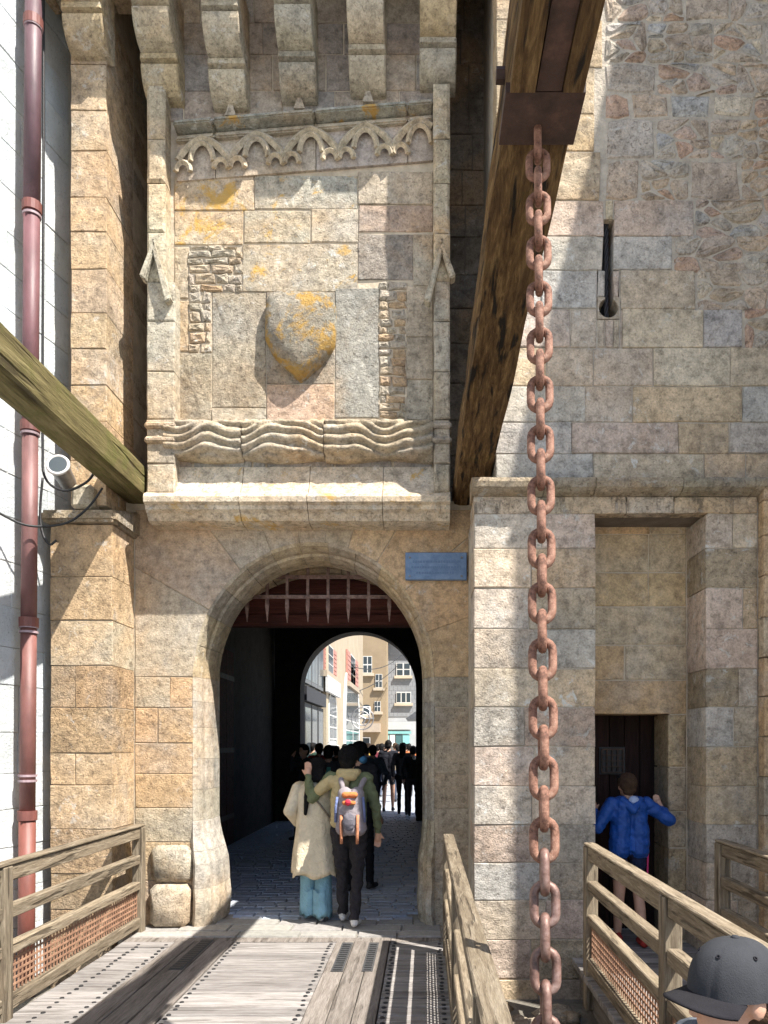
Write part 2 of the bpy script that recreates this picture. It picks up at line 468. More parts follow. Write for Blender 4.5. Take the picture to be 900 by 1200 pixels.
def pal(cols, v=0.07):
    c = random.choice(cols); k = random.uniform(1 - v, 1 + v)
    return tuple(min(.75, x * k * random.uniform(.988, 1.012)) for x in c)
WARM = [(0.50, 0.365, 0.225), (0.50, 0.37, 0.24), (0.48, 0.36, 0.23), (0.47, 0.365, 0.25), (0.51, 0.355, 0.215), (0.45, 0.385, 0.285)]
GREY = [(0.42, 0.355, 0.265), (0.41, 0.35, 0.27), (0.44, 0.36, 0.26), (0.45, 0.36, 0.25), (0.40, 0.35, 0.275)]
MAUVE = [(0.42, 0.335, 0.26), (0.42, 0.325, 0.255), (0.40, 0.335, 0.275), (0.43, 0.345, 0.26), (0.44, 0.34, 0.245)]
RUBB = [(0.50, 0.41, 0.325), (0.52, 0.42, 0.32), (0.48, 0.42, 0.35), (0.56, 0.465, 0.345), (0.53, 0.37, 0.275), (0.47, 0.42, 0.355), (0.58, 0.50, 0.39), (0.50, 0.38, 0.305), (0.46, 0.445, 0.42)]
TOWER = [(0.54, 0.46, 0.355), (0.52, 0.42, 0.345), (0.49, 0.45, 0.39), (0.53, 0.45, 0.335), (0.47, 0.445, 0.41), (0.56, 0.44, 0.30), (0.51, 0.435, 0.35)]

# ================================================================== GROUND AND STREET
bm = bmesh.new()
bmesh.ops.create_grid(bm, x_segments=2, y_segments=2, size=400)
g = struct(obj('ground', bm, 'sand', loc=(0, 0, -0.62)))
# moat floor around the bridges (uneven)
bm = bmesh.new(); nx, ny = 40, 40
gv = [[bm.verts.new((-4.2 + 8.5 * i / nx, -1.5 + 9.0 * j / ny, -0.44 + 0.07 * noise.noise((i * .55, j * .55, 1)) + 0.03 * noise.noise((i * 1.3, j * 1.3, 4)))) for i in range(nx + 1)] for j in range(ny + 1)]
for j in range(ny):
    for i in range(nx): bm.faces.new((gv[j][i], gv[j][i + 1], gv[j + 1][i + 1], gv[j + 1][i]))
struct(obj('moat_floor', bm, 'pit_soil', smooth=True))
# rocks at the foot of the tower
rk = struct(obj('rubble_bank', box_bm(0.42, 2.9, 5.72, 6.25, -0.6, -0.36, bev=0.05), 'pit_soil'))
for i in range(26):
    x, y = random.uniform(0.35, 1.15), random.uniform(4.3, 6.0)
    bm = bmesh.new(); bmesh.ops.create_icosphere(bm, subdivisions=2, radius=1.0)
    s = random.uniform(.05, .14)
    for v in bm.verts:
        v.co *= (1 + 0.35 * noise.noise(v.co * 1.3 + Vector((i * 7, 0, 0))))
        v.co = Vector((v.co.x * s * 1.3, v.co.y * s, v.co.z * s * .6))
    o = obj('rock', bm, 'granite_rubble', rk, loc=(x, y, -0.38 + random.uniform(0, .03)), color=pal(GREY), smooth=True)

# street sheet inside and beyond the gate
st = struct(obj('street', box_bm(-9, 9, 7.05, 75, -0.3, -0.02), 'mortar_grey'))
SETT_SKYLIT = [(0.42, 0.46, 0.53), (0.38, 0.42, 0.50), (0.44, 0.475, 0.53), (0.45, 0.475, 0.51), (0.35, 0.395, 0.475)]  # bright blue tint stands in for sky light falling on the cobbles
def sett_mesh(bm, x0, x1, y0, y1, z, b=0.008):
    zz = z + random.uniform(-.004, .004)
    lo = [(x0, y0, zz - .03), (x1, y0, zz - .03), (x1, y1, zz - .03), (x0, y1, zz - .03)]
    hi = [(x0 + b, y0 + b, zz), (x1 - b, y0 + b, zz), (x1 - b, y1 - b, zz), (x0 + b, y1 - b, zz)]
    hexa(bm, lo + hi)
# sunlit flagstones of the threshold
y = 6.78
for row in range(3):
    h = (0.20, 0.24, 0.22)[row]; x = -2.62
    while x < 0.1:
        l = random.uniform(.3, .6)
        if 0.15 - x - l < .2: l = 0.15 - x
        bm = bmesh.new(); sett_mesh(bm, x + .004, x + l - .004, y + .004, y + h - .004, 0.004)
        obj('flagstone', bm, 'sett', st, color=pal([(0.33, 0.31, 0.285), (0.30, 0.285, 0.265)])); x += l
    y += h
struct(obj('threshold', box_bm(-2.70, 0.34, 6.75, 7.05, -0.55, -0.022), 'mortar_grey'))
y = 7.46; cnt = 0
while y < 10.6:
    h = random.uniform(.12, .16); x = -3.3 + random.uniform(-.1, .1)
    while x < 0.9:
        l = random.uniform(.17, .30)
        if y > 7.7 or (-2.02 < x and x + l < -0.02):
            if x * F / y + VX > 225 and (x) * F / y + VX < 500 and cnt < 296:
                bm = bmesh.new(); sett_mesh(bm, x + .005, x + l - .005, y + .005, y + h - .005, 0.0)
                obj('paving_sett', bm, 'sett', st, color=pal(SETT_SKYLIT)); cnt += 1
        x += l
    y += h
bm = bmesh.new()
while y < 40:
    h = random.uniform(.13, .17) * (1 if y < 18 else 2); x = -3.3
    while x < 1.2:
        l = random.uniform(.18, .32) * (1 if y < 18 else 2)
        sett_mesh(bm, x + .006, x + l - .006, y + .006, y + h - .006, 0.0); x += l
    y += h
o = obj('street_setts', bm, 'sett', st, color=(0.35, 0.38, 0.43)); o['kind'] = 'stuff'  # same painted-in sky tint, a little dimmer

# ================================================================== GATEHOUSE
GX = (-1.0, 7.2, 0.0)
gate = thing('gatehouse', 'medieval granite gatehouse with round arch, carved panel and corbels above', 'gatehouse', GX)
def gp(o): return o
def gobj(name, bm, mat, parent=gate, color=None, smooth=None, base=GX):
    rebase(bm, base); return obj(name, bm, mat, parent, color=color, smooth=smooth)
def gstone(name, poly, fr, mat, color, parent=gate, **kw):
    return stone(name, poly, fr, parent, mat, color, base=GX, **kw)

G = 7.2; CX = -1.045; A_IN, B_IN, ZS = 1.02, 1.15, 2.33
def arch_pt(t, d, A=A_IN, B=B_IN, cx=CX, zs=ZS): return (cx + (A + d) * math.cos(t), zs + (B + d) * math.sin(t))
# masonry core round the opening (outer order d=0.13), strips so that the arch stays open
def arch_core(y0, y1, x0, x1, z0, z1, d, A, B, cx, zs):
    bm = bmesh.new(); n = 28
    ts = [PI * i / n for i in range(n + 1)]
    inner = [arch_pt(t, d, A, B, cx, zs) for t in ts]
    outer = []
    for (x, z) in inner: outer.append((min(max(cx + (x - cx) * 6, x0), x1), z1))
    outer = [(x1, z1)] + [(min(max(x, x0), x1), z1) for x, z in inner[1:-1]] + [(x0, z1)]
    for i in range(n):
        q = [inner[i], outer[i], outer[i + 1], inner[i + 1]]
        hexa(bm, [(p[0], y1, p[1]) for p in q] + [(p[0], y0, p[1]) for p in q])
    for (a, b) in ((inner[0][0], x1), (x0, inner[-1][0])):
        q = [(a, z0), (b, z0), (b, zs), (a, zs)]
        hexa(bm, [(p[0], y1, p[1]) for p in q] + [(p[0], y0, p[1]) for p in q])
    # upper corners
    q = [(inner[0][0], zs), (x1, zs), (x1, z1)]
    f1 = [bm.verts.new((a, y0, b)) for a, b in q]; bm.faces.new(f1)
    q = [(x0, zs), (inner[-1][0], zs), (x0, z1)]
    f1 = [bm.verts.new((a, y0, b)) for a, b in q]; bm.faces.new(f1)
    bmesh.ops.recalc_face_normals(bm, faces=bm.faces)
    return bm
gobj('wall_core', arch_core(G + .008, 7.72, -2.9, 0.62, -0.4, 3.98, 0.10, A_IN, B_IN, CX, ZS), 'mortar')
zled = PZ(618, 7.0)
# radial stones above the springing, up to the ledge
fr = front(G)
cuts = [0, .30, .62, .93, 1.18, 1.40, 1.60, 1.82, 2.06, 2.34, 2.72, PI]
cuts = [0, .34, .70, 1.02, 1.28, 1.47, 1.68, 1.93, 2.22, 2.62, PI]
for i in range(len(cuts) - 1):
    t0, t1 = cuts[i], cuts[i + 1]; n = 4
    poly = [arch_pt(t0 + (t1 - t0) * j / n, 0.105) for j in range(n + 1)]
    far = [arch_pt(t1, 5.0), arch_pt((t0 + t1) / 2, 6.5), arch_pt(t0, 5.0)]
    poly = poly[::-1]
    poly = [arch_pt(t0, 5.0), arch_pt((t0 + t1) / 2, 6.5), arch_pt(t1, 5.0)] + poly
    for (a, b, c) in ((1, 0, 0.60), (-1, 0, 2.72), (0, 1, 3.90)):
        poly = clip_half(poly, a, b, c)
    col = pal(MAUVE + GREY) if t0 > 1.2 else pal(WARM)
    gstone('stone', poly, fr, 'granite_smooth', col, gap=.007, rough=.003, bev=.004)
# coursed jambs left and right below springing
xo = CX - A_IN - .105; xr = CX + A_IN + .105
v = -0.02
rows = [0.0, .42, .78, 1.10, 1.42, 1.71, 2.04, ZS]
for a, b in zip(rows[:-1], rows[1:]):
    split = random.random() < .6
    xm = -2.72 + random.uniform(.2, .34)
    for (p, q) in ([( -2.72, xm), (xm, xo)] if split else [(-2.72, xo)]):
        gstone('stone', rpoly((p, q, a, b)), fr, 'granite', pal(WARM), rough=.0035, bev=.004)
    gstone('stone', rpoly((xr, 0.60, a, b)), fr, 'granite', pal(GREY), rough=.0035, bev=.004)
# moulded arch ring and jambs: (offset, Y) profile
prof = [(0.112, 7.197), (0.085, 7.215), (0.052, 7.30), (0.045, 7.36), (0.022, 7.375), (0.012, 7.42), (0.0, 7.48), (0.0, 7.72), (0.14, 7.72), (0.14, 7.23)]
ring = gobj('gate_arch', box_bm(CX - .1, CX + .1, 7.60, 7.70, ZS + B_IN + .02, ZS + B_IN + .12), 'mortar')
def sweep(fpts, npt):
    bm = bmesh.new(); rows_ = [[bm.verts.new(p) for p in r] for r in fpts]
    for a, b in zip(rows_[:-1], rows_[1:]):
        for i in range(npt):
            j = (i + 1) % npt; bm.faces.new((a[i], a[j], b[j], b[i]))
    bm.faces.new(rows_[0]); bm.faces.new(rows_[-1][::-1])
    bmesh.ops.recalc_face_normals(bm, faces=bm.faces); return bm
nv = 13
for i in range(nv):
    t0 = PI * i / nv + .0012; t1 = PI * (i + 1) / nv - .0012; dj = random.uniform(-.003, .003)
    fp = []
    for j in range(5):
        t = t0 + (t1 - t0) * j / 4
        fp.append([(arch_pt(t, d + dj)[0], Y, arch_pt(t, d + dj)[1]) for d, Y in prof])
    gobj('voussoir', sweep(fp, len(prof)), 'granite_smooth', ring, color=pal([(0.40, 0.33, 0.23), (0.42, 0.34, 0.22), (0.37, 0.32, 0.25)]))
for side in (-1, 1):
    zz = [0.0, .36, .70, .98, 1.27, 1.56, 1.86, 2.10, ZS]
    for a, b in zip(zz[:-1], zz[1:]):
        fp = []
        for j in range(4):
            z = a + .0012 + (b - a - .0024) * j / 3
            if z < .40: sw = .10
            elif z < .72: sw = .055 + .045 * (.72 - z) / .32
            elif z < 1.0: sw = 0.055 * ((1.0 - z) / .28) ** 1.5
            else: sw = 0
            if side > 0: sw *= .35
            bul = .02 * math.sin(PI * min(1, max(0, (z - .02) / .38))) if z < .4 else (.02 * math.sin(PI * (z - .40) / .32) if z < .72 else 0)
            fp.append([(CX + side * (A_IN + d - sw * (1 if d < .1 else .4) - bul), Y - (sw * .9 + bul if Y < 7.45 else 0), z) for d, Y in prof])
        gobj('jamb_stone', sweep(fp, len(prof)), 'granite_smooth' if side < 0 else 'granite', ring, color=pal([(0.40, 0.36, 0.29), (0.36, 0.33, 0.28), (0.42, 0.37, 0.28)]), smooth=False)
# swollen plinth block left of the arch
for (z0, z1, o_) in ((0, .40, .13), (.405, .76, .07)):
    bm = bmesh.new(); bbox(bm, -2.55, xo - .01, G - o_, G + .1, z0, z1 - .006, bev=.05)
    bmesh.ops.subdivide_edges(bm, edges=bm.edges[:], cuts=1, use_grid_fill=True)
    for v_ in bm.verts: v_.co += Vector((noise.noise(v_.co * 4), noise.noise(v_.co * 4 + Vector((9, 0, 0))), 0)) * .02
    gobj('plinth_stone', bm, 'granite', color=pal([(0.43, 0.37, 0.28)]), smooth=True)

# left lower pillar (front at 6.70) with sloped ledge on top
LPX0, LPX1, LPY = -3.27, -2.725, 6.70
gobj('pillar_core', box_bm(LPX0 + .02, LPX1 - .008, LPY + .012, 7.6, -.5, 3.60), 'mortar')
frp = front(LPY)
z = -.45; i = 0
while z < 3.58:
    h = random.uniform(.27, .40)
    if 3.62 - z - h < .2: h = 3.62 - z
    rs = [(LPX0, LPX1)] if random.random() < .65 else [(LPX0, LPX0 + .22), (LPX0 + .22, LPX1)]
    for a, b in rs:
        gstone('stone', rpoly((a, b, z, z + h)), frp, 'granite_rough' if random.random() < .5 else 'granite', pal(WARM), depth=.50, rough=.0035, bev=.004, gap=.007, maxlen=.14)
    z += h
bm = bmesh.new()   # moulded cap
hexa(bm, [(LPX0 - .06, 6.62, 3.625), (LPX1 + .05, 6.62, 3.625), (LPX1 + .05, 7.5, 3.625), (LPX0 - .06, 7.5, 3.625),
          (LPX0 - .06, 6.62, 3.72), (LPX1 + .05, 6.62, 3.72), (LPX1 + .05, 7.5, 3.95), (LPX0 - .06, 7.5, 3.95)])
bmesh.ops.bevel(bm, geom=bm.edges[:], offset=.025, segments=2, affect='EDGES')
gobj('ledge', bm, 'granite_rough', color=(0.40, 0.38, 0.30))
# left upper pillar
UPX0, UPX1, UPY = -3.12, -2.80, 6.76
gobj('pillar_core', box_bm(UPX0 + .02, UPX1 - .008, UPY + .012, 7.85, 3.80, 9.2), 'mortar')
fru = front(UPY); z = 3.80
while z < 8.15:
    h = random.uniform(.28, .42)
    if 8.2 - z - h < .2: h = 8.2 - z
    gstone('stone', rpoly((UPX0, UPX1, z, z + h)), fru, 'granite', pal(WARM), depth=.62, rough=.0035, bev=.004, gap=.007, maxlen=.14)
    gstone('stone', rpoly((UPX0 + .01, UPX1 - .004, z, z + h)), front(UPY + .63), 'granite', pal(GREY), depth=.45, rough=.004, bev=.01)
    z += h
# wall behind the two beam slots
fs = front(7.85)
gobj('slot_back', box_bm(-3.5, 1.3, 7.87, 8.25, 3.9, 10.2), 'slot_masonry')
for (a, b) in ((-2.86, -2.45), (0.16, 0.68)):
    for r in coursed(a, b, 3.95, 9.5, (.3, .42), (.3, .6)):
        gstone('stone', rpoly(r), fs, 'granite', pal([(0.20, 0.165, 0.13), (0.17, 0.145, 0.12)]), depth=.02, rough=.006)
# ------------------------------------------------------------------ carved panel
PXL, PXR = -2.505, 0.228
FY = 7.06            # field plane
QY = 6.90            # side post front
panel = gobj('carved_panel', box_bm(PXL + .02, PXR - .02, FY + .010, 7.86, 3.9, 9.4), 'mortar')
def pf(px, py, Y=FY): return (PX(px, Y), PZ(py, Y))
def pq(pts, Y=FY): return [pf(x, y, Y) for x, y in pts]
ffield = front(FY)
TAN = (0.49, 0.40, 0.285); PINK = (0.46, 0.385, 0.29); GRY = (0.47, 0.41, 0.315); DGR = (0.42, 0.37, 0.29); ORA = (0.49, 0.37, 0.24)
FS = [  # photo pixel quads of the panel stones: x0,y0,x1,y1,material,colour
    (204, 207, 298, 247, 'granite_orange', TAN), (298, 205, 419, 245, 'granite_lichen', (0.43, 0.41, 0.34)), (419, 201, 508, 240, 'granite', PINK),
    (204, 247, 285, 287, 'granite_orange', TAN), (285, 246, 364, 285, 'granite_lichen', (0.43, 0.41, 0.33)), (364, 244, 420, 284, 'granite', GRY), (420, 240, 508, 272, 'granite', (0.42, 0.31, 0.235)),
    (204, 289, 221, 350, 'granite', TAN),
    (284, 286, 419, 342, 'granite_lichen', GRY), (419, 274, 484, 328, 'granite_rough', (0.40, 0.345, 0.29)), (484, 274, 508, 335, 'granite', DGR),
    (204, 352, 221, 412, 'granite', ORA),
    (248, 342, 312, 478, 'granite_rough', GRY), (312, 342, 392, 450, 'granite_rough', (0.40, 0.36, 0.30)), (392, 337, 444, 490, 'granite_rough', (0.42, 0.40, 0.35)),
    (476, 335, 508, 395, 'granite', PINK), (476, 395, 508, 445, 'granite', PINK), (476, 445, 508, 492, 'granite', DGR),
    (204, 414, 248, 495, 'granite_rough', (0.42, 0.37, 0.28)), (248, 478, 312, 497, 'granite', DGR), (312, 450, 392, 494, 'granite', (0.44, 0.32, 0.24)),
]
for x0, y0, x1, y1, m_, c_ in FS:
    gstone('stone', pq([(x0, y1), (x1, y1), (x1, y0), (x0, y0)]), ffield, m_, tuple(k_ * q_ for k_ in c_) if (q_ := random.uniform(.93, 1.05)) else c_, parent=panel, gap=.007, rough=.012 if 'rough' in m_ else .005, bev=.006, maxlen=.12)
def rubblefill(x0, y0, x1, y1, n):
    u0, v0 = pf(x0, y1); u1, v1 = pf(x1, y0)
    for r in coursed(u0, u1, v0, v1, (.055, .105), (.09, .24)):
        poly = rpoly(r, .012); mx_ = ((r[0] + r[1]) / 2 + random.uniform(-.02, .02)); poly = [poly[0], (mx_, r[2] + random.uniform(-.012, .012)), poly[1], poly[2], (mx_, r[3] + random.uniform(-.012, .012)), poly[3]]
        gstone('stone', poly, ffield, 'granite_rubble', pal([(0.47, 0.41, 0.32), (0.45, 0.395, 0.32), (0.48, 0.39, 0.28), (0.50, 0.36, 0.23)]), parent=panel, gap=.012, rough=.012, bev=.010, maxlen=.09, proud=random.uniform(.004, .016))
rubblefill(221, 288, 284, 342, 20); rubblefill(221, 342, 248, 414, 9); rubblefill(444, 330, 476, 490, 16)
# stones under the wave frieze and the weathered sloping sill
for x0, y0, x1, y1 in ((204, 536, 226, 572), (226, 536, 296, 562), (296, 536, 312, 562), (312, 536, 392, 575), (392, 534, 460, 572), (460, 532, 508, 574), (226, 562, 296, 585), (296, 562, 312, 585)):
    gstone('stone', pq([(x0, y1), (x1, y1), (x1, y0), (x0, y0)]), ffield, 'granite_smooth', pal([(0.30, 0.285, 0.265), (0.34, 0.28, 0.235)]), parent=panel, gap=.022, rough=.002, bev=.004)
# sloping sill pieces
sx = [PXL, -1.66, -1.05, -.38, PXR]
for a, b in zip(sx[:-1], sx[1:]):
    bm = bmesh.new()
    pr = [(7.12, 4.27), (7.035, 4.24), (6.98, 4.06), (6.90, 3.96), (6.835, 3.93), (6.815, 3.90), (6.82, 3.855), (6.86, 3.835), (6.865, 3.80), (6.91, 3.775), (6.95, 3.72), (7.02, 3.705), (7.25, 3.70)]
    fp = [[(a + .003 + (b - a - .006) * j / 6, y_ , z_ + (.012 * noise.noise((a + j * .9, y_ * 6, z_ * 3)) if 0 < q < 5 else 0)) for q, (y_, z_) in enumerate(pr)] for j in range(7)]
    gobj('sill_stone', sweep(fp, len(pr)), 'sill_stone', panel, color=(0.60, 0.52, 0.40))
# side posts with set-offs
for side, (xa, xb) in ((-1, (PXL, PX(205, QY) - .0)), (1, (PX(508, QY), PXR))):
    zz = [3.95, 4.22, 4.62, 5.05, 5.5, 5.86]
    for a, b in zip(zz[:-1], zz[1:]):
        gstone('post_stone', rpoly((xa, xb, a, b)), front(QY), 'granite', pal([(0.43, 0.39, 0.31), (0.44, 0.37, 0.27)]), parent=panel, depth=.9 if side < 0 else .9, bev=.012, gap=.006, rough=.006)
    xs = (xa, xa + .17) if side < 0 else (xb - .155, xb)
    zz = [5.86, 6.3, 6.75, 7.15, 7.65]
    for a, b in zip(zz[:-1], zz[1:]):
        gstone('post_stone', rpoly((xs[0], xs[1], a, b)), front(QY + .0), 'granite', pal([(0.47, 0.42, 0.31), (0.48, 0.41, 0.29)]), parent=panel, depth=.9, bev=.02, gap=.006, rough=.004)
    # gabled set-off at the change of section
    xm = (xa + xb) / 2
    ctr = (xs[0] + xs[1]) / 2
    wv = .13
    for s_ in (-1, 1):
        inner_ = (s_ == -side); ln, wv2, th_ = (.47, .105, .055) if inner_ else (.26, .075, .05)
        bm = bmesh.new(); zt = 6.10
        hexa(bm, [(ctr - s_ * .01, QY - .075, zt), (ctr + s_ * wv2, QY - .075, zt - ln), (ctr + s_ * wv2, QY + .04, zt - ln), (ctr - s_ * .01, QY + .04, zt),
                  (ctr - s_ * .01, QY - .075, zt + .12), (ctr + s_ * (wv2 + th_), QY - .075, zt - ln + .03), (ctr + s_ * (wv2 + th_), QY + .04, zt - ln + .03), (ctr - s_ * .01, QY + .04, zt + .12)])
        bmesh.ops.recalc_face_normals(bm, faces=bm.faces)
        bmesh.ops.bevel(bm, geom=bm.edges[:], offset=.010, segments=2, affect='EDGES')
        gobj('gablet', bm, 'granite', panel, color=(0.46, 0.42, 0.33))
    # moulding low on the post
    for zc in (4.56, 4.43):
        bm = bmesh.new(); bbox(bm, xa - .012, xb + .012, QY - .035, QY + .3, zc - .03, zc + .03, bev=.02)
        gobj('post_moulding', bm, 'granite', panel, color=(0.40, 0.33, 0.25))
# shield with lichen
sc = pf(352, 390, 7.0); bm = bmesh.new()
hw, hh = .325, .43
prof_s = []
for i in range(40):
    t = 2 * PI * i / 40; ct, st_ = math.cos(t), math.sin(t)
    if st_ >= 0: xx = math.copysign(abs(ct) ** .45, ct); zz_ = st_ ** .28 * .88 if st_ > 0 else 0
    else:
        u_ = 1 - abs(math.acos(min(1, abs(ct)))) / (PI / 2); u_ = 1 - u_; xx = math.copysign(1 - u_ ** 1.8, ct); zz_ = -u_ ** .95
    prof_s.append((xx * hw, zz_ * hh))
rings_ = []
for (s_, dy) in ((1.0, 0.10), (1.0, -.03), (.95, -.075), (.8, -.11), (.55, -.135), (.28, -.145)):
    rings_.append([bm.verts.new((sc[0] + x * s_ + .012 * noise.noise((x * 9, z * 9, 1)), FY - .02 + dy + .018 * noise.noise((x * s_ * 7, z * s_ * 7, 5)), sc[1] + z * s_)) for x, z in prof_s])
cv = bm.verts.new((sc[0], FY - .17, sc[1]))
for a, b in zip(rings_[:-1], rings_[1:]):
    for i in range(40): bm.faces.new((a[i], a[(i + 1) % 40], b[(i + 1) % 40], b[i]))
for i in range(40): bm.faces.new((rings_[-1][i], rings_[-1][(i + 1) % 40], cv))
bmesh.ops.recalc_face_normals(bm, faces=bm.faces)
gobj('shield', bm, 'shield_stone', panel, color=(0.38, 0.36, 0.30), smooth=True)
# wave frieze: three carved blocks of undulating folds
wx = [PX(196, 7.0), PX(286, 7.0), PX(381, 7.0), PX(508, 7.0)]
wz0, wz1 = PZ(538, 6.96), PZ(491, 6.96)
for bi in range(3):
    a, b = wx[bi] + .003, wx[bi + 1] - .003
    nx_, nz_ = 44, 30; bm = bmesh.new(); gr = []
    ph = (0.3, 2.0, 4.1)[bi]
    for j in range(nz_ + 1):
        row = []
        for i in range(nx_ + 1):
            x = a + (b - a) * i / nx_; vn = j / nz_; z = wz0 + (wz1 - wz0) * vn
            wv_ = 0.055 * math.sin(x * 7.6 + ph) + .02 * math.sin(x * 17 + ph * 2)
            f_ = (z - wz0 + wv_ * (0.6 + .7 * vn)) * 2 * PI / .086 + 1.6 * noise.noise((x * 3, z * 6, bi))
            ridge = abs(math.sin(f_ * .5)) ** .7
            prof_ = .11 * (1 - (2 * vn - 1) ** 6)
            y_ = FY - .03 - prof_ - .055 * ridge + .012 * noise.noise((x * 14, z * 14, 2))
            zz_ = z + (0.025 * math.sin(x * 7.6 + ph) if j in (0, nz_) else 0) * .6
            row.append(bm.verts.new((x, y_, zz_)))
        gr.append(row)
    for j in range(nz_):
        for i in range(nx_): bm.faces.new((gr[j][i], gr[j][i + 1], gr[j + 1][i + 1], gr[j + 1][i]))
    # close towards the wall
    bd = [gr[0], gr[-1][::-1], [r[0] for r in gr][::-1], [r[-1] for r in gr]]
    for line in bd:
        back = [bm.verts.new((v_.co.x, FY + .03, v_.co.z)) for v_ in line]
        for i in range(len(line) - 1): bm.faces.new((line[i + 1], line[i], back[i], back[i + 1]))
    gobj('wave_frieze_block', bm, 'granite', panel, color=(0.41, 0.34, 0.24), smooth=True)
# cusped tracery band
TX0, TX1 = PX(205, 7.0), PX(508, 7.0)
def tz(x): return 0.082 * (x - TX0)          # the band rises slightly to the right, as it stands
zb0, zb1 = 6.93, 7.24
nb = 5; wdt = (TX1 - TX0) / 4.75
joints = [TX0, TX0 + .36, TX0 + 1.28, TX0 + 2.12, TX1]
for a, b in zip(joints[:-1], joints[1:]):
    bm = bmesh.new(); hexa(bm, [(a + .004, FY - .02, zb0 - .07 + tz(a)), (b - .004, FY - .02, zb0 - .07 + tz(b)), (b - .004, FY + .1, zb0 - .07 + tz(b)), (a + .004, FY + .1, zb0 - .07 + tz(a)),
                               (a + .004, FY - .02, zb1 + tz(a)), (b - .004, FY - .02, zb1 + tz(b)), (b - .004, FY + .1, zb1 + tz(b)), (a + .004, FY + .1, zb1 + tz(a))])
    gobj('band_stone', bm, 'granite_smooth', panel, color=pal([(0.36, 0.31, 0.27), (0.38, 0.32, 0.25)]))
def flat_tube(pts, r, name='tracery_rib', ry=.07):
    bm = tube_bm(pts, r, 4)
    return gobj(name, bm, 'granite_smooth', panel, color=(0.46, 0.39, 0.28))
for i in range(5):
    c0 = TX0 + wdt * (i + .5)
    wd = wdt * .5
    tracery = []
    yb = FY - .055
    for s_ in (-1, 1):
        xe = c0 + s_ * wd
        # outer pointed arc from cusp foot to the apex
        o1 = [(c0 + s_ * wd * (1 - u) ** .75 * 1.0, yb, 6.95 + .26 * u ** .62 + tz(c0 + s_ * wd * (1 - u))) for u in [q / 8 for q in range(9)]]
        o2 = [(c0 + s_ * .42 * wd * math.cos(u), yb - .01, 6.99 + .165 * math.sin(u) + tz(c0)) for u in [PI / 2 * q / 7 for q in range(8)]]
        o3 = [(c0 + s_ * wd * (.70 + .27 * math.cos(u)), yb - .01, 6.91 + .085 * math.sin(u) + tz(c0 + s_ * wd * .7)) for u in [PI * q / 8 for q in range(9)]]
        for pts in (o1, o2, o3):
            pts = [p for p in pts if TX0 < p[0] < TX1]
            if len(pts) > 2: flat_tube(pts, .034 if pts[0][1] == yb else .026)
for (a, b) in zip(joints[:-1], joints[1:]):
    # top rail and drip mould
    for (y0, y1, z0, z1, nm, cc) in ((FY - .075, FY + .1, 7.195, 7.262, 'band_rail', (0.42, 0.36, 0.27)), (FY - .15, FY + .1, 7.285, 7.345, 'drip_mould', (0.38, 0.37, 0.31))):
        bm = bmesh.new()
        hexa(bm, [(a + .003, y0, z0 + tz(a)), (b - .003, y0, z0 + tz(b)), (b - .003, y1, z0 + tz(b)), (a + .003, y1, z0 + tz(a)), (a + .003, y0 + .03, z1 + tz(a)), (b - .003, y0 + .03, z1 + tz(b)), (b - .003, y1, z1 + .04 + tz(b)), (a + .003, y1, z1 + .04 + tz(a))])
        bmesh.ops.bevel(bm, geom=bm.edges[:], offset=.015, segments=2, affect='EDGES')
        gobj(nm, bm, 'granite_lichen' if nm == 'drip_mould' else 'granite_smooth', panel, color=cc)
# ashlar between the corbels
for r in coursed(PXL, PXR, 7.42, 9.3, (.28, .36), (.3, .6)):
    gstone('stone', rpoly(r), ffield, 'granite_smooth', pal([(0.33, 0.28, 0.24), (0.36, 0.30, 0.24), (0.30, 0.27, 0.24)]), parent=panel, rough=.003)
# ------------------------------------------------------------------ corbels and machicolation
def corbel(xc, w_, zb, yw, n=3):
    """stepped quarter-round corbel, one mesh for each course"""
    root = None
    for i in range(n):
        pr = []
        yo = yw - .02 - .225 * (i + 1); zb_ = zb + .30 * i
        pr.append((yw + .05, zb_)); pr.append((yw - .225 * i, zb_))
        for q in range(8):
            t = PI / 2 * q / 7
            pr.append((yw - .225 * i - .225 * math.sin(t), zb_ + .21 - .21 * math.cos(t)))
        pr.append((yo + .055, zb_ + .215)); pr.append((yo + .055, zb_ + .24)); pr.append((yo + .005, zb_ + .25)); pr.append((yo + .005, zb_ + .296)); pr.append((yw + .05, zb_ + .296))
        fp = [[(x, y_, z_) for y_, z_ in pr] for x in (xc - w_ / 2 + .004 * i, xc - w_ / 2 + .012, xc + w_ / 2 - .012, xc + w_ / 2 - .004 * i)]
        for rr_, kk in ((0, .012), (3, .012)):
            fp[rr_] = [(p[0], min(p[1] + kk, yw + .06), p[2] + (kk if q < 10 else 0)) for q, p in enumerate(fp[rr_])]
        c_ = pal([(0.44, 0.38, 0.28), (0.40, 0.36, 0.28), (0.46, 0.37, 0.23)])
        b_ = sweep(fp, len(pr))
        if i == 0:
            root = gobj('corbel', b_, 'granite', color=c_)
        else: gobj('corbel_course', b_, 'granite', root, color=c_)
cx_px = [(191, 118), (269, 124), (350, 116), (431, 108), (513, 100)]
for px_, py_ in cx_px:
    xx = PX(px_, 6.95); zz_ = PZ(py_, 7.0)
    corbel(xx, .33, zz_ - .02, FY)
    if 240 < px_ < 480:
        bm = bmesh.new(); z0 = zz_ - .10; b_ = [(xx - .05, z0), (xx + .05, z0), (xx, z0 + .16)]
        extrude_poly(bm, b_, FY - .08, FY + .02); gobj('corbel_point', bm, 'granite', color=(0.42, 0.36, 0.28))
corbel(PX(108, 6.75), .345, PZ(72, 6.76), UPY, 2)
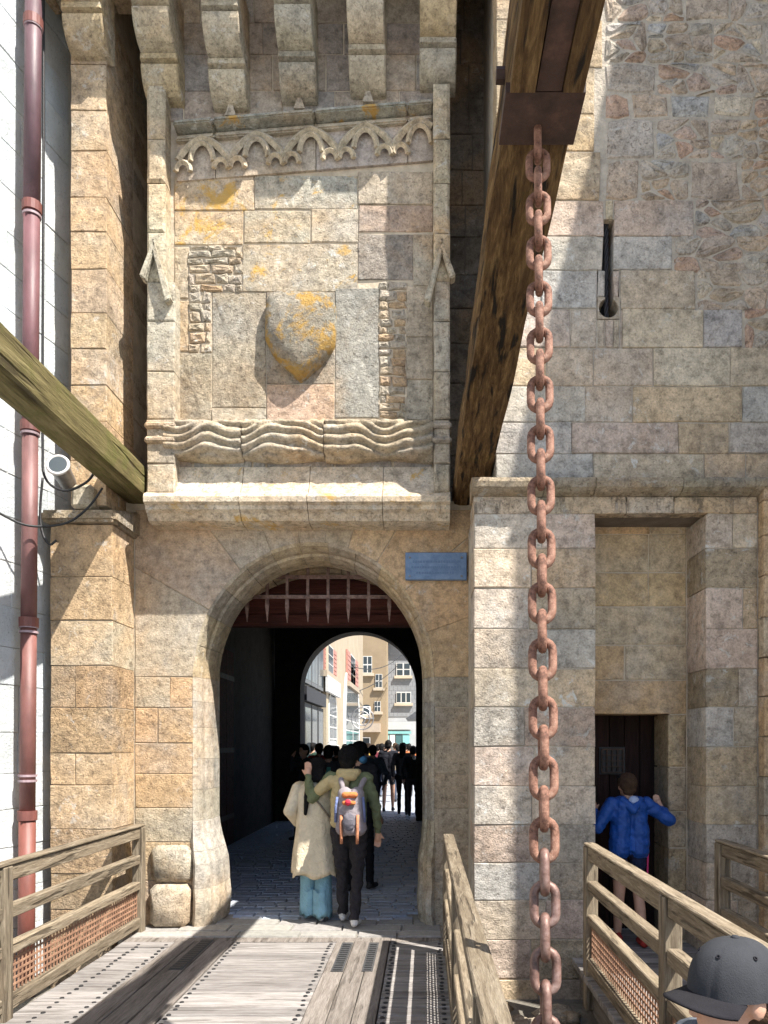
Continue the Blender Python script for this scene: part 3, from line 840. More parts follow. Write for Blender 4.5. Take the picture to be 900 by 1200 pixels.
for i in range(9):
    a = -3.7 + i * .55
    bm = bmesh.new(); bbox(bm, a + .003, a + .547, 6.37, 6.62, 8.62, 10.4, bev=.012); gobj('parapet_stone', bm, 'granite', color=pal(WARM))
# pillar lintel stone at the left top
for a, b in ((-3.75, -3.28), (-3.28, -2.78), (-2.78, -2.42)):
    bm = bmesh.new(); bbox(bm, a + .003, b - .003, 6.40, 6.95, 8.29, 8.60, bev=.015); gobj('lintel_stone', bm, 'granite', color=pal(WARM))
gobj('parapet_core', box_bm(-3.7, 1.2, 6.63, 8.2, 9.45, 10.4), 'mortar')
# ------------------------------------------------------------------ rear arch, passage walls, vault
A2, B2, CX2, ZS2 = 1.28, 1.13, -1.06, 2.38
rear = gobj('rear_arch', box_bm(-2.0, .0, 8.2, 8.3, 3.72, 3.9), 'slot_masonry')
for i in range(11):
    t0 = PI * i / 11 + .004; t1 = PI * (i + 1) / 11 - .004
    fp = [[(arch_pt(t, d, A2, B2, CX2, ZS2)[0], y_, arch_pt(t, d, A2, B2, CX2, ZS2)[1]) for d, y_ in ((0, 8.10), (0, 8.28), (.42, 8.28), (.42, 8.06), (.03, 8.06))] for t in [t0 + (t1 - t0) * j / 4 for j in range(5)]]
    gobj('voussoir', sweep(fp, 5), 'granite_smooth', rear, color=pal([(0.42, 0.33, 0.21)]))
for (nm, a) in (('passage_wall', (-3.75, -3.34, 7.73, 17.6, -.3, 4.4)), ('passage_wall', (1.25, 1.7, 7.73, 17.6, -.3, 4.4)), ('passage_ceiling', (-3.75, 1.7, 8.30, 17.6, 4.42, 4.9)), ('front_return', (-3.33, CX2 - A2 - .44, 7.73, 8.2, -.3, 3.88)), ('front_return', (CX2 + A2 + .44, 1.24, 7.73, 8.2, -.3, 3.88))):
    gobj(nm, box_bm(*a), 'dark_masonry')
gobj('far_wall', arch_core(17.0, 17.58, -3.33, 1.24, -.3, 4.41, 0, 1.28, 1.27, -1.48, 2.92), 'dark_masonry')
for z0, z1, nm in ((2.98, 3.10, 'lintel_beam'), (3.11, 3.32, 'lintel_board'), (3.33, 3.55, 'lintel_board'), (3.56, 3.80, 'lintel_board')):
    gobj(nm, box_bm(-3.3, 1.2, 8.33 - (.05 if nm == 'lintel_beam' else 0), 8.44, z0, z1, bev=.008), 'red_board')
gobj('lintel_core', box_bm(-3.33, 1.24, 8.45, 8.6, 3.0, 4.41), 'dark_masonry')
# extra stones seen on the dark right pier of the passage
gobj('passage_pier', box_bm(-.06, 0.5, 16.2, 16.98, -.02, 2.9), 'dark_masonry')

# ------------------------------------------------------------------ open gate leaf
leaf = thing('gate_leaf', 'dark red plank gate leaf folded back against the passage wall', 'door', (-3.2, 11.4, 0.03))
for i in range(7):
    y0 = 9.7 + i * .48
    obj('plank', rebase(box_bm(-3.33, -3.25, y0 + .004, y0 + .476, .03, 3.25, bev=.006), (-3.2, 11.4, .03)), 'red_board', leaf)
for z_ in (.5, 1.6, 2.8):
    obj('iron_band', rebase(box_bm(-3.252, -3.238, 9.72, 13.04, z_ - .04, z_ + .04), (-3.2, 11.4, .03)), 'rust_dark', leaf)

# ------------------------------------------------------------------ portcullis
PY_ = 7.93
pc = thing('portcullis', 'raised rusty iron portcullis with pointed bars under the arch', 'portcullis', (CX, PY_, 2.95))
base = Vector((CX, PY_, 2.95))
bars = [PX(200 + q / 2.4, PY_) for q in (158, 215, 272, 328, 386, 443, 500, 557, 615, 672)]
for x in bars:
    zt = 3.75; zb_ = PZ(729, PY_) + random.uniform(-.01, .01)
    bm = bmesh.new(); w_ = .020
    pts = [(x, zb_, .003), (x, zb_ + .16, .020), (x, zb_ + .30, .014), (x, zt, .014)]
    for (p, q) in zip(pts[:-1], pts[1:]):
        hexa(bm, [(p[0] - p[2], PY_ - p[2], p[1]), (p[0] + p[2], PY_ - p[2], p[1]), (p[0] + p[2], PY_ + p[2], p[1]), (p[0] - p[2], PY_ + p[2], p[1]),
                  (q[0] - q[2], PY_ - q[2], q[1]), (q[0] + q[2], PY_ - q[2], q[1]), (q[0] + q[2], PY_ + q[2], q[1]), (q[0] - q[2], PY_ + q[2], q[1])])
    obj('upright_bar', rebase(bm, base), 'worn_iron', pc)
for py_ in (700, 677, 654):
    z_ = PZ(py_, PY_)
    obj('cross_bar', rebase(box_bm(bars[0] - .1, bars[-1] + .1, PY_ - .032, PY_ - .022, z_ - .019, z_ + .019), base), 'worn_iron', pc)

# ------------------------------------------------------------------ plaque on the gate wall
def plaque():
    x0, x1 = PX(475, 7.16), PX(547, 7.16); z0, z1 = PZ(680, 7.16), PZ(648, 7.16)
    t = thing('wall_plaque', 'small blue grey enamel plaque fixed right of the gate arch', 'plaque', ((x0 + x1) / 2, 7.17, z0))
    b = ((x0 + x1) / 2, 7.17, z0)
    obj('plate', rebase(box_bm(x0, x1, 7.135, 7.186, z0, z1, bev=.006), b), 'sign_blue', t)
    for px_ in (480, 541):
        for py_ in (653, 675):
            bm = bmesh.new(); bmesh.ops.create_cone(bm, segments=10, radius1=.012, radius2=.009, depth=.012, cap_ends=True, matrix=Matrix.Translation((PX(px_, 7.13), 7.131, PZ(py_, 7.13))) @ Matrix.Rotation(R(90), 4, 'X'))
            obj('screw', rebase(bm, b), 'steel', t)
    # worn, no longer readable lines of engraving
    for i, (py_, a, c_) in enumerate(((658, 484, 538), (664.5, 482, 541), (671, 488, 533))):
        bm = bmesh.new(); x = a
        while x < c_:
            w_ = random.uniform(1.2, 2.6)
            hh_ = random.uniform(.9, 1.5)
            bbox(bm, PX(x, 7.13), PX(x + w_, 7.13), 7.1325, 7.1345, PZ(py_ + hh_, 7.13), PZ(py_ - hh_, 7.13)); x += w_ + random.uniform(.6, 1.6)
        q = obj('engraved_line', rebase(bm, b), 'paint', t, color=(0.115, 0.185, 0.315))
plaque()

# ================================================================== TOWER RIGHT OF THE GATE
TB = (1.8, 6.6, -0.4)
tower = thing('stone_tower', 'broad granite tower with rubble upper wall, arrow slit and small postern', 'tower', TB)
def tobj(name, bm, mat, parent=tower, color=None, smooth=None): return obj(name, rebase(bm, TB), mat, parent, color=color, smooth=smooth)
def tstone(poly, fr, mat, color, parent=tower, **kw): return stone('stone', poly, fr, parent, mat, color, base=TB, **kw)
LY, UY = 6.20, 6.35
TX0_, TX1_ = 0.393, 4.2
RX0, RX1, RZ = 1.378, 2.266, PZ(602, LY)
zl = PZ(572, 6.2)
low = backing('lower_wall', front(LY), rects_minus((TX0_ + .014, TX1_, -.6, 3.66), [(RX0 - .02, RX1 + .02, -.7, RZ + .02)]), 1.2, tower, 'mortar_grey', TB, .008)
fl = front(LY)
# courses of the lower wall, edges and recess respected
zc = [-.55, -.2, .12, .44, .74, 1.05, 1.36, 1.68, 2.0, 2.31, 2.63, 2.96, 3.28, RZ, 3.70]
EDGE2 = PX(888, LY)
for a, b in zip(zc[:-1], zc[1:]):
    segs = [(TX0_, RX0), (RX1, EDGE2)] if a < RZ - .01 else [(TX0_, EDGE2)]
    for (u0, u1) in segs:
        L = u1 - u0; cuts_ = [u0]
        if L > .7:
            m = random.uniform(.4, .62)
            if L > 1.2:
                n_ = int(L / .55); cuts_ += [u0 + L * (i + random.uniform(-.2, .2)) / n_ for i in range(1, n_)]
            else: cuts_.append(u0 + L * m)
        elif random.random() < .55: cuts_.append(u0 + L * random.uniform(.5, .75))
        cuts_.append(u1)
        for p, q in zip(cuts_[:-1], cuts_[1:]):
            edge = abs(q - RX0) < .01 or abs(p - RX1) < .01 or abs(p - TX0_) < .01
            warm = abs(p - TX0_) < .01 or abs(p - RX1) < .01
            tstone(rpoly((p, q, a, b)), fl, random.choice(('granite_cool', 'granite_cool', 'granite_cool_rough')) if a < RZ - .01 else 'granite_stained', pal(TOWER + [(0.44, 0.36, 0.25)] if warm else TOWER), depth=.46 if edge else .12, rough=.005, bev=.005, gap=.007, parent=low)
# pilaster at the far right edge
for a, b in zip(zc[:-1], zc[1:]):
    tstone(rpoly((EDGE2 + .004, 3.4, a + .08, b + .08)), front(LY - .10), 'granite', pal(WARM), depth=.2, rough=.01, parent=low)
# string course
sxs = [TX0_ - .02, .95, PX(698, 6.1), 2.05, 2.62, 3.3, 4.2]
for a, b in zip(sxs[:-1], sxs[1:]):
    pr = [(6.45, 3.70), (6.20, 3.70), (6.13, 3.715), (6.085, 3.74), (6.075, 3.78), (6.09, 3.815), (6.18, 3.845), (6.45, 3.87)]
    fp = [[(a + .003 + (b - a - .006) * j / 5, y_ + .010 * noise.noise((a * 3 + j, z_ * 5, 3)), z_ + .008 * noise.noise((a * 3 + j, y_ * 5, 7))) for y_, z_ in pr] for j in range(6)]
    tobj('string_course', sweep(fp, len(pr)), 'granite_rough', color=pal([(0.40, 0.37, 0.30), (0.42, 0.36, 0.26)]))
# recess: back wall with the postern opening
BY = 6.64; DX1 = PX(783, BY); DZ = PZ(837, BY); DX0 = RX0 + .03
rec = backing('recess_wall', front(BY), rects_minus((RX0 - .1, RX1 + .1, -.1, 3.66), [(DX0 - .01, DX1 + .015, -.2, DZ + .012)]), .35, tower, 'mortar', TB, .008)
fb = front(BY)
def bx(px): return PX(px, BY)
def bz(py): return PZ(py, BY)
for (a, b, c_, d_) in ((690, 762, 602, 626), (762, 812, 602, 626), (690, 760, 626, 671), (760, 812, 626, 671), (690, 760, 671, 711), (760, 812, 671, 711), (690, 812, 711, 756), (690, 732, 756, 797), (732, 812, 756, 797), (690, 812, 797, 837)):
    tstone(rpoly((max(bx(a), RX0 + .002), min(bx(b), RX1 - .002), bz(d_), bz(c_))), fb, 'granite_smooth', pal([(0.53, 0.40, 0.235), (0.55, 0.39, 0.225), (0.50, 0.41, 0.28)]), depth=.34, rough=.003, bev=.006, gap=.010, parent=rec)
for a, b in zip([0, .42, .80, 1.12, 1.5], [.42, .80, 1.12, 1.5, DZ]):
    tstone(rpoly((DX1, RX1 - .002, a, b)), fb, 'granite', pal([(0.50, 0.39, 0.24), (0.47, 0.39, 0.28)]), depth=.45, rough=.004, bev=.01, parent=rec)
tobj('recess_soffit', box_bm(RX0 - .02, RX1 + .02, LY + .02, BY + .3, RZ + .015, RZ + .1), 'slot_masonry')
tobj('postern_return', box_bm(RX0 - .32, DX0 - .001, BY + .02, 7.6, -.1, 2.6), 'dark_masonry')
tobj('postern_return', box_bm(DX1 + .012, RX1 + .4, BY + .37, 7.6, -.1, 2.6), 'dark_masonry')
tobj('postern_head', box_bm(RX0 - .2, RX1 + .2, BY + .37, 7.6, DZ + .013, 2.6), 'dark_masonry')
# postern door
pdr = thing('postern_door', 'dark plank postern door with small iron grille, in front of the boy', 'door', ((DX0 + DX1) / 2, 7.06, 0))
b_ = ((DX0 + DX1) / 2, 7.06, 0)
for i in range(5):
    a = DX0 + .005 + (DX1 - DX0) * i / 5
    obj('plank', rebase(box_bm(a + .002, a + (DX1 - DX0) / 5 - .004, 7.04, 7.10, .01, DZ + .05, bev=.005), b_), 'door_wood', pdr)
gx0, gx1, gz0, gz1 = PX(705, 7.02), PX(730, 7.02), PZ(905, 7.02), PZ(878, 7.02)
gr_ = obj('grille', rebase(box_bm(gx0 - .02, gx1 + .02, 7.025, 7.038, gz0 - .02, gz1 + .02), b_), 'black_iron', pdr)
for i in range(5):
    a = gx0 + (gx1 - gx0) * i / 4
    obj('grille_bar', rebase(box_bm(a - .007, a + .007, 7.008, 7.022, gz0, gz1), b_), 'rust_dark', gr_)
    c_ = gz0 + (gz1 - gz0) * i / 4
    obj('grille_bar', rebase(box_bm(gx0, gx1, 6.998, 7.006, c_ - .007, c_ + .007), b_), 'rust_dark', gr_)

# upper wall: slit at px 714
SX0, SX1 = PX(709, UY), PX(719, UY); SZ0, SZ1 = PZ(366, UY), PZ(256, UY)
TUX0 = 0.585
HX, HZ, HR = PX(713, UY), PZ(361, UY), .092
hole = [(SX0, SX1, SZ0, SZ1), (HX - HR, HX + HR, HZ - HR, HZ + HR)]
up = backing('upper_wall', front(UY), rects_minus((TUX0 + .014, TX1_, 3.66, 10.5), [(HX - HR, HX + HR, HZ - HR, SZ1)]), 1.5, tower, 'mortar_grey', TB, .010)
fu = front(UY)
for sd_ in (-1, 1):        # the round foot of the slit, cut into two stones
    rr_ = .080; ex = SX0 if sd_ < 0 else SX1
    t_end = math.asin(min(1, math.sqrt(max(0, 1 - ((ex - HX) / rr_) ** 2))))
    arc = [(HX + sd_ * rr_ * math.cos(t_), HZ + rr_ * math.sin(t_)) for t_ in [-PI / 2 + (t_end + PI / 2) * q / 10 for q in range(11)]]
    pts_ = [(HX + sd_ * (HR - .002), HZ - HR + .002), (HX + sd_ * .001, HZ - HR + .002)] + arc + [(ex, HZ + HR - .002), (HX + sd_ * (HR - .002), HZ + HR - .002)]
    tobj('slit_foot', extrude_poly(bmesh.new(), pts_, UY - .002, UY + .24), 'granite', color=(0.40, 0.345, 0.26), parent=up)
tobj('slit_back', box_bm(HX - HR, HX + HR, UY + .26, UY + .4, HZ - HR, SZ1), 'black_iron')
# ashlar zone
ZA = PZ(330, UY); XQ = PX(700, UY)
ash = [3.80, 4.10, 4.36, 4.66, 4.98, 5.30, 5.62, 5.90, 6.20]
for i, (a, b) in enumerate(zip(ash[:-1], ash[1:])):
    u = TUX0; xe = 3.9 if b < 5.0 else (PX(850, UY) + random.uniform(-.3, .3) if b < 5.4 else PX(800, UY) + random.uniform(-.1, .25))
    while u < xe - .02:
        l = random.uniform(.34, .95)
        if xe - u - l < .25: l = xe - u
        for r in rects_minus((u, u + l, a, b), hole):
            ed = abs(r[1] - SX0) < .05 or abs(r[0] - SX1) < .05 or u == TUX0
            tstone(rpoly(r, .004), fu, 'granite_cool', pal(TOWER), depth=.3 if ed else .1, rough=.006, bev=.006, gap=.008, parent=up)
        u += l
    if xe < 3.1:
        for c_ in voronoi(xe + .01, 3.2, a - .02, b + .02, max(4, int((3.2 - xe) * (b - a) / .022)), .6):
            tstone(c_, fu, 'granite_rubble', pal(RUBB), rough=.012, bev=.014, gap=.010, maxlen=.12, parent=up)
# quoins left above, rubble right above
z = 6.20
while z < 9.3:
    h = random.uniform(.30, .42); xe = XQ + random.uniform(-.05, .05)
    m = random.random()
    for p, q in ([(TUX0, xe)] if m < .35 else [(TUX0, TUX0 + random.uniform(.3, .55)), (0, xe)]):
        if p == 0: p = last
        last = q
        tstone(rpoly((p, q, z, z + h), .005), fu, 'granite', pal([(0.45, 0.36, 0.235), (0.46, 0.35, 0.21), (0.42, 0.36, 0.27)]), depth=.3 if p == TUX0 else .1, rough=.007, bev=.006, gap=.008, parent=up)
    z += h
# coursed rubble: bands of uneven heights holding big squared stones and small fill
z = 6.20; cnt = 0
while z < 7.75:
    h = random.choice((.12, .16, .20, .26, .34)); x = XQ + .06
    while x < 3.06:
        if random.random() < .36:
            l = random.uniform(.18, .2 + h * 1.1); l = min(l, 3.3 - x)
            j = .03
            poly = [(x + random.uniform(0, j), z + random.uniform(0, j)), (x + l * .5, z + random.uniform(-.01, .015)), (x + l - random.uniform(0, j), z + random.uniform(0, j)), (x + l - random.uniform(-.01, j), z + h - random.uniform(0, j)), (x + l * .45, z + h + random.uniform(-.015, .012)), (x + random.uniform(-.01, j), z + h - random.uniform(0, j))]
            tstone(poly, fu, 'granite_rubble', pal(RUBB), rough=.010, bev=.012, gap=.010, maxlen=.16, parent=up, jit=.008); cnt += 1
        else:
            l = random.uniform(.3, .7); l = min(l, 3.3 - x)
            for c_ in voronoi(x, x + l, z, z + h, max(2, int(l * h / .017)), .6):
                tstone(c_, fu, 'granite_rubble', pal(RUBB), rough=.012, bev=.013, gap=.010, maxlen=.14, parent=up, jit=.008); cnt += 1
        x += l
    z += h
tobj('upper_course', box_bm(3.32, 4.18, UY - .003, UY + .008, 5.5, 7.94), 'granite_rubble', color=(.44, .37, .30))
tobj('upper_course', box_bm(XQ + .1, 3.9, UY - .004, UY + .01, 7.95, 10.4), 'granite_rubble', color=(.36, .3, .25))
# twisted iron bar standing in the slit
bar = thing('slit_bar', 'black twisted iron bar standing in the arrow slit', 'bar', (HX, UY + .08, HZ - HR))
for k_ in range(3):
    pts = [(.012 * math.cos(u * 30 + k_ * 2.1), .012 * math.sin(u * 30 + k_ * 2.1), .01 + u) for u in [q * .025 for q in range(37)]]
    obj('strand', tube_bm(pts, .012, 6), 'black_iron', bar, smooth=True)

# ================================================================== HOUSES BESIDE THE GATE
# pale granite house on the left
LO = Vector((-3.30, 7.12, -.6)); dU = Vector((0.2245, 1, 0)).normalized(); dN = Vector((dU.y, -dU.x, 0))
lh = thing('pale_house', 'pale sunlit granite house wall left of the gate', 'house', LO)
frl = Frame((LO.x, LO.y, 0), dU, dN)
bk = backing('wall', frl, [(-6.0, 0.3, -.6, 10.5)], .5, lh, 'white_trim', LO, .010)
z = -.6
while z < 9.6:
    h = random.uniform(.30, .40); u = -3.2
    while u < -.0:
        l = random.uniform(.4, .75)
        if -u - l < .25: l = -u
        stone('block', rpoly((u, u + l, z, z + h)), frl, bk, 'pale_granite', pal([(0.59, 0.62, 0.63), (0.57, 0.61, 0.63), (0.61, 0.63, 0.63)], .04), base=LO, gap=.006, rough=.003, bev=.003)
        u += l
    z += h
# tall turret house on the right, outside the picture, whose shade lies over the tower
rh = thing('turret_house', 'tall granite turret with steep slate roof beside the tower', 'house', (4.9, 6.2, -.6))
b_ = (4.9, 6.2, -.6)
obj('wall', rebase(box_bm(3.62, 6.2, 4.02, 8.4, -.6, 8.75), b_), 'mortar_grey', rh)
bm = bmesh.new()
vA = [bm.verts.new(p) for p in ((3.58, 4.0, 8.75), (6.3, 4.0, 8.75), (6.3, 8.5, 8.75), (3.58, 8.5, 8.75))]; vB = [bm.verts.new((3.62, 6.2, 15.2)), bm.verts.new((6.2, 6.2, 15.2))]
bm.faces.new(vA[::-1]); bm.faces.new((vA[0], vA[1], vB[1], vB[0])); bm.faces.new((vA[2], vA[3], vB[0], vB[1])); bm.faces.new((vA[1], vA[2], vB[1])); bm.faces.new((vA[3], vA[0], vB[0]))
bmesh.ops.recalc_face_normals(bm, faces=bm.faces)
obj('roof', rebase(bm, b_), 'slate', rh)

# ================================================================== DRAWBRIDGE BEAMS AND CHAIN
def beam_mesh(secs, seed, amp=.012, n=46):
    """secs: function t -> (xc, y, zb, w, h); rough-hewn timber with worn arrises"""
    bm = bmesh.new(); rings_ = []
    pr = []
    for (a, b, m_) in (((0, 0), (1, 0), 5), ((1, 0), (1, 1), 5), ((1, 1), (0, 1), 5), ((0, 1), (0, 0), 5)):
        for i in range(m_): pr.append((a[0] + (b[0] - a[0]) * i / m_, a[1] + (b[1] - a[1]) * i / m_))
    for s in range(n + 1):
        xc, y, zb, w_, h_ = secs(s / n); r_ = []
        for (u, v) in pr:
            du, dv = u - .5, v - .5
            k_ = 1 - .04 * (max(0, abs(du) * 2 - .6) * max(0, abs(dv) * 2 - .6)) / .16
            q = Vector((xc + du * k_ * w_, y, zb + h_ / 2 + dv * k_ * h_))
            q.x += amp * noise.noise((u * 3 + seed, y * 1.2, v * 3)); q.z += amp * 1.4 * noise.noise((u * 5 + seed, y * .9, v * 3 + 9)) + amp * .8 * noise.noise((u * 14 + seed, y * 2.2, v * 9))
            r_.append(bm.verts.new(q))
        rings_.append(r_)
    N = len(pr)
    for a, b in zip(rings_[:-1], rings_[1:]):
        for i in range(N): bm.faces.new((a[i], a[(i + 1) % N], b[(i + 1) % N], b[i]))
    bm.faces.new(rings_[0]); bm.faces.new(rings_[-1][::-1])
    bmesh.ops.recalc_face_normals(bm, faces=bm.faces)
    return bm
def rb(t):
    y = 7.35 - t * (7.35 - 1.55)
    return (.425 + (6.5 - y) * .0155, y, 3.97 + (7.0 - y) * .0858, .30, .30)
def beam_base(f): x, y, z, w_, h_ = f(0); return Vector((x, y, z))
bb = beam_base(rb)
rbm = thing('drawbridge_beam', 'worn oak drawbridge beam carrying the big rusty chain', 'beam', bb, group='drawbridge beams')
obj('timber', rebase(beam_mesh(rb, 3, .022, 60), bb), 'beam_oak', rbm)
# iron plate, strap and side cheeks near the tip
def at_y(y): return rb((7.35 - y) / (7.35 - 1.55))
def strap(name, y0, y1, u0, u1, thick, mat, n=6, side=None):
    bm = bmesh.new(); rows_ = []
    for i in range(n + 1):
        y = y0 + (y1 - y0) * i / n; x, _, z, w_, h_ = at_y(y)
        rows_.append([(x + (u0 - .5) * w_, y, z - thick), (x + (u1 - .5) * w_, y, z - thick), (x + (u1 - .5) * w_, y, z + .01), (x + (u0 - .5) * w_, y, z + .01)])
    return obj(name, rebase(sweep(rows_, 4), bb), mat, rbm)
strap('chain_plate', 3.28, 3.04, -.03, 1.03, .030, 'rust_dark')
strap('strap', 3.03, 1.6, .37, .70, .034, 'rust_dark')
strap('cheek', 3.02, 1.58, .02, .345, .05, 'beam_oak', 14)
strap('cheek', 3.02, 1.58, .715, .98, .05, 'beam_oak', 14)
x, _, z, w_, h_ = at_y(3.2)
bm = bmesh.new(); bmesh.ops.create_cone(bm, segments=6, radius1=.03, radius2=.03, depth=.035, cap_ends=True, matrix=Matrix.Translation((x - w_ / 2 - .02, 3.12, z + .12)) @ Matrix.Rotation(R(90), 4, 'Y'))
obj('bolt', rebase(bm, bb), 'rust_dark', rbm)
def lb(t):
    y = 7.35 - t * (7.35 - 1.55)
    return (-2.662, y, 3.955 + (7.0 - y) * .004, .255, .265)
bl = beam_base(lb)
lbm = thing('drawbridge_beam', 'mossy green drawbridge beam running past the red drainpipe', 'beam', bl, group='drawbridge beams')
obj('timber', rebase(beam_mesh(lb, 31, .004), bl), 'beam_mossy', lbm)

# chain: stadium links alternately turned
Tp = Vector((0.474, 3.23, 4.27)); Bp = Vector((0.394, 2.50, 0.79)); dch = (Bp - Tp).normalized()
pitch = .1075
chain = thing('chain', 'heavy rusty iron chain hanging from the oak drawbridge beam', 'chain', Tp)
def link_mesh(hw_=.036, hs=.031, r=.0160):
    pts = []
    for i in range(9): t = PI * i / 8; pts.append((hw_ * math.cos(t), 0, hs + hw_ * math.sin(t)))
    for i in range(9): t = PI + PI * i / 8; pts.append((hw_ * math.cos(t), 0, -hs + hw_ * math.sin(t)))
    bm = tube_bm(pts, r, 10, closed=True)
    me = bpy.data.meshes.new('link'); bm.to_mesh(me); bm.free()
    me.polygons.foreach_set('use_smooth', [True] * len(me.polygons)); return me
lm_r = link_mesh(); lm_r.materials.append(M['rust']); lm_w = link_mesh(); lm_w.materials.append(M['worn_iron'])
qz = (-dch).to_track_quat('Z', 'Y')
for i in range(41):
    p = dch * (pitch * (i + .55))
    if (Tp + p).z < -.1: break
    me = lm_w if i > 27 else lm_r
    o = obj('link', me, None, chain, loc=p)
    rot = qz.to_matrix().to_4x4() @ Matrix.Rotation((R(90) if i % 2 == 0 else 0) + R(random.uniform(-4, 4)), 4, 'Z')
    o.rotation_euler = rot.to_euler()
obj('shackle', rebase(tube_bm([Tp + Vector((0, 0, .10)), Tp + Vector((0, 0, .0)), Tp + dch * .03], .017, 8), Tp), 'rust_dark', chain, smooth=True)

# ================================================================== BRIDGES
def plank(name, x0, x1, y0, y1, z0, z1, mat, parent, base, bev=.004, tilt=True):
    bm = box_bm(x0, x1, y0, y1, z0, z1, bev=bev)
    if tilt:
        a, b = random.uniform(-.0025, .0025), random.uniform(-.0025, .0025)
        for v_ in bm.verts: v_.co.z += a if v_.co.y > (y0 + y1) / 2 else b
    return obj(name, rebase(bm, base), mat, parent)
bbase = (-1.2, 3.6, -.2)
br = thing('bridge', 'weathered grey plank footbridge leading to the gate arch', 'bridge', bbase)
zones = ((-2.60, -2.14), (-1.64, -.76), (-.30, .24))
YE = 6.74
y = .4; rowi = 0
while y < YE - .15:
    wd = random.uniform(.15, .185)
    for (a, b) in zones:
        y1 = y + wd
        plank('plank', a + .003, b - .003, y + .004, y1 - .004, -.055, 0.0 + random.uniform(-.002, .002), 'deck_wood', br, bbase)
    y += wd
plank('end_board', -2.62, -.30, y + .004, YE, -.055, .004, 'track_wood', br, bbase)
plank('end_board', -.295, .30, y + .004, YE, -.055, .004, 'track_wood', br, bbase)
yend = y
for (a, b) in ((-2.14, -1.64), (-.76, -.30)):
    n_ = 3
    for i in range(n_):
        p, q = a + (b - a) * i / n_, a + (b - a) * (i + 1) / n_
        plank('running_board', p + .003, q - .003, .4, yend - .002, -.05, .010 + random.uniform(-.002, .002), 'track_wood', br, bbase, tilt=False)
# bolt heads along the zone edges
for xb in (-2.18, -1.60, -.80, -.26, -2.42, .12):
    bm = bmesh.new(); yy = .5
    while yy < yend - .03:
        bmesh.ops.create_cone(bm, segments=8, radius1=.0165, radius2=.014, depth=.006, cap_ends=True, matrix=Matrix.Translation((xb + random.uniform(-.008, .008), yy, .0035)))
        yy += random.choice((.07, .09, .095))
    o = obj('bolt_heads', rebase(bm, bbase), 'black_iron', br); o['kind'] = 'stuff'
# dark anti-slip strips let into the boards
for (x0, x1, ya, yb) in ((-1.92, -1.82, 5.75, 6.62), (-.70, -.61, 5.7, 6.52), (-.47, -.39, 5.7, 6.52)):
    q = obj('grip_strip', rebase(box_bm(x0, x1, ya, yb, .0105, .0165), bbase), 'asphalt', br)
    for i in range(int((yb - ya) / .06)):
        obj('grip_bar', rebase(box_bm(x0 + .012, x1 - .012, ya + .015 + i * .06, ya + .04 + i * .06, .0165, .0195), bbase), 'black_iron', q)
for xb in (-2.5, -1.3, -.1):
    obj('joist', rebase(box_bm(xb - .09, xb + .09, .4, 6.74, -.30, -.06), bbase), 'track_wood', br)

def railing(x, ys, label, mesh=True, z0=0.0, tw=.085, dark=False, outer=1):
    b_ = Vector((x, (ys[0] + ys[-1]) / 2, z0))
    t = thing('railing', label, 'railing', b_)
    rw, pw = ('rail_wood', 'post_wood')
    for y_ in ys:
        obj('post', rebase(box_bm(x - .045, x + .045, y_ - .05, y_ + .05, z0 - .25, z0 + .945, bev=.006), b_), pw, t)
    for y0, y1 in zip(ys[:-1], ys[1:]):
        a, c_ = min(y0, y1) + .055, max(y0, y1) - .055
        for (h0, h1, tk) in ((.62, .70, .035), (.39, .46, .035), (.05, .14, .035)):
            sg = random.uniform(-.004, .004)
            obj('rail', rebase(box_bm(x - tk, x + tk, a, c_, z0 + h0 + sg, z0 + h1 + sg, bev=.006), b_), rw, t)
        if mesh:
            bm = bmesh.new(); st_ = .046; tkk = .0065
            n_ = int((c_ - a) / st_)
            for i in range(n_ + 1):
                yy = a + (c_ - a) * i / n_
                bbox(bm, x - .004, x + .002, yy - tkk, yy + tkk, z0 + .14, z0 + .39)
            for i in range(1, 6):
                zz_ = z0 + .14 + .25 * i / 6
                bbox(bm, x - .002, x + .004, a, c_, zz_ - tkk, zz_ + tkk)
            obj('wire_mesh', rebase(bm, b_), 'rust_mesh', t)
    lo, hi = min(ys) - .05, max(ys) + .05
    obj('handrail', rebase(box_bm(x - tw / 2, x + tw / 2, lo, hi, z0 + .95, z0 + 1.045 if False else z0 + .97, bev=.006), b_), rw, t)
    for y0, y1 in zip(ys[:-1], ys[1:]):
        a, c_ = min(y0, y1) + .055, max(y0, y1) - .055
        obj('rail', rebase(box_bm(x - .03, x + .03, a, c_, z0 + .85, z0 + .945, bev=.004), b_), rw, t)
    return t
railing(-2.60, (6.98, 4.72, 2.5, .6), 'timber bridge railing with rusty mesh beside the red drainpipe')
railing(.19, (6.20, 4.2, 2.3, .5), 'timber bridge railing between the bridge deck and the hanging chain', outer=-1)
railing(1.22, (5.66, 3.82, 2.0, .4), 'timber railing with rusty mesh left of the boy, beside the moat')
railing(2.27, (5.86, 4.0, 2.2, .4), 'dark timber railing at the foot of the tower, right of the boy', mesh=False)
sb = (1.75, 3.6, -.2)
sbr = thing('bridge', 'narrow shaded plank footbridge leading to the postern door', 'bridge', sb)
y = .4
while y < 7.0:
    wd = random.uniform(.14, .17)
    a, b = (1.17, 2.32) if y + wd < 6.18 else (RX0 + .01, RX1 - .01)
    if y + wd > BY - .02: a, b = DX0 + .01, DX1 - .01
    plank('plank', a, b, y + .004, y + wd - .004, -.05, 0, 'deck_wood', sbr, sb); y += wd
for xb in (1.3, 2.2): obj('joist', rebase(box_bm(xb - .07, xb + .07, .4, 6.1, -.28, -.055), sb), 'track_wood', sbr)
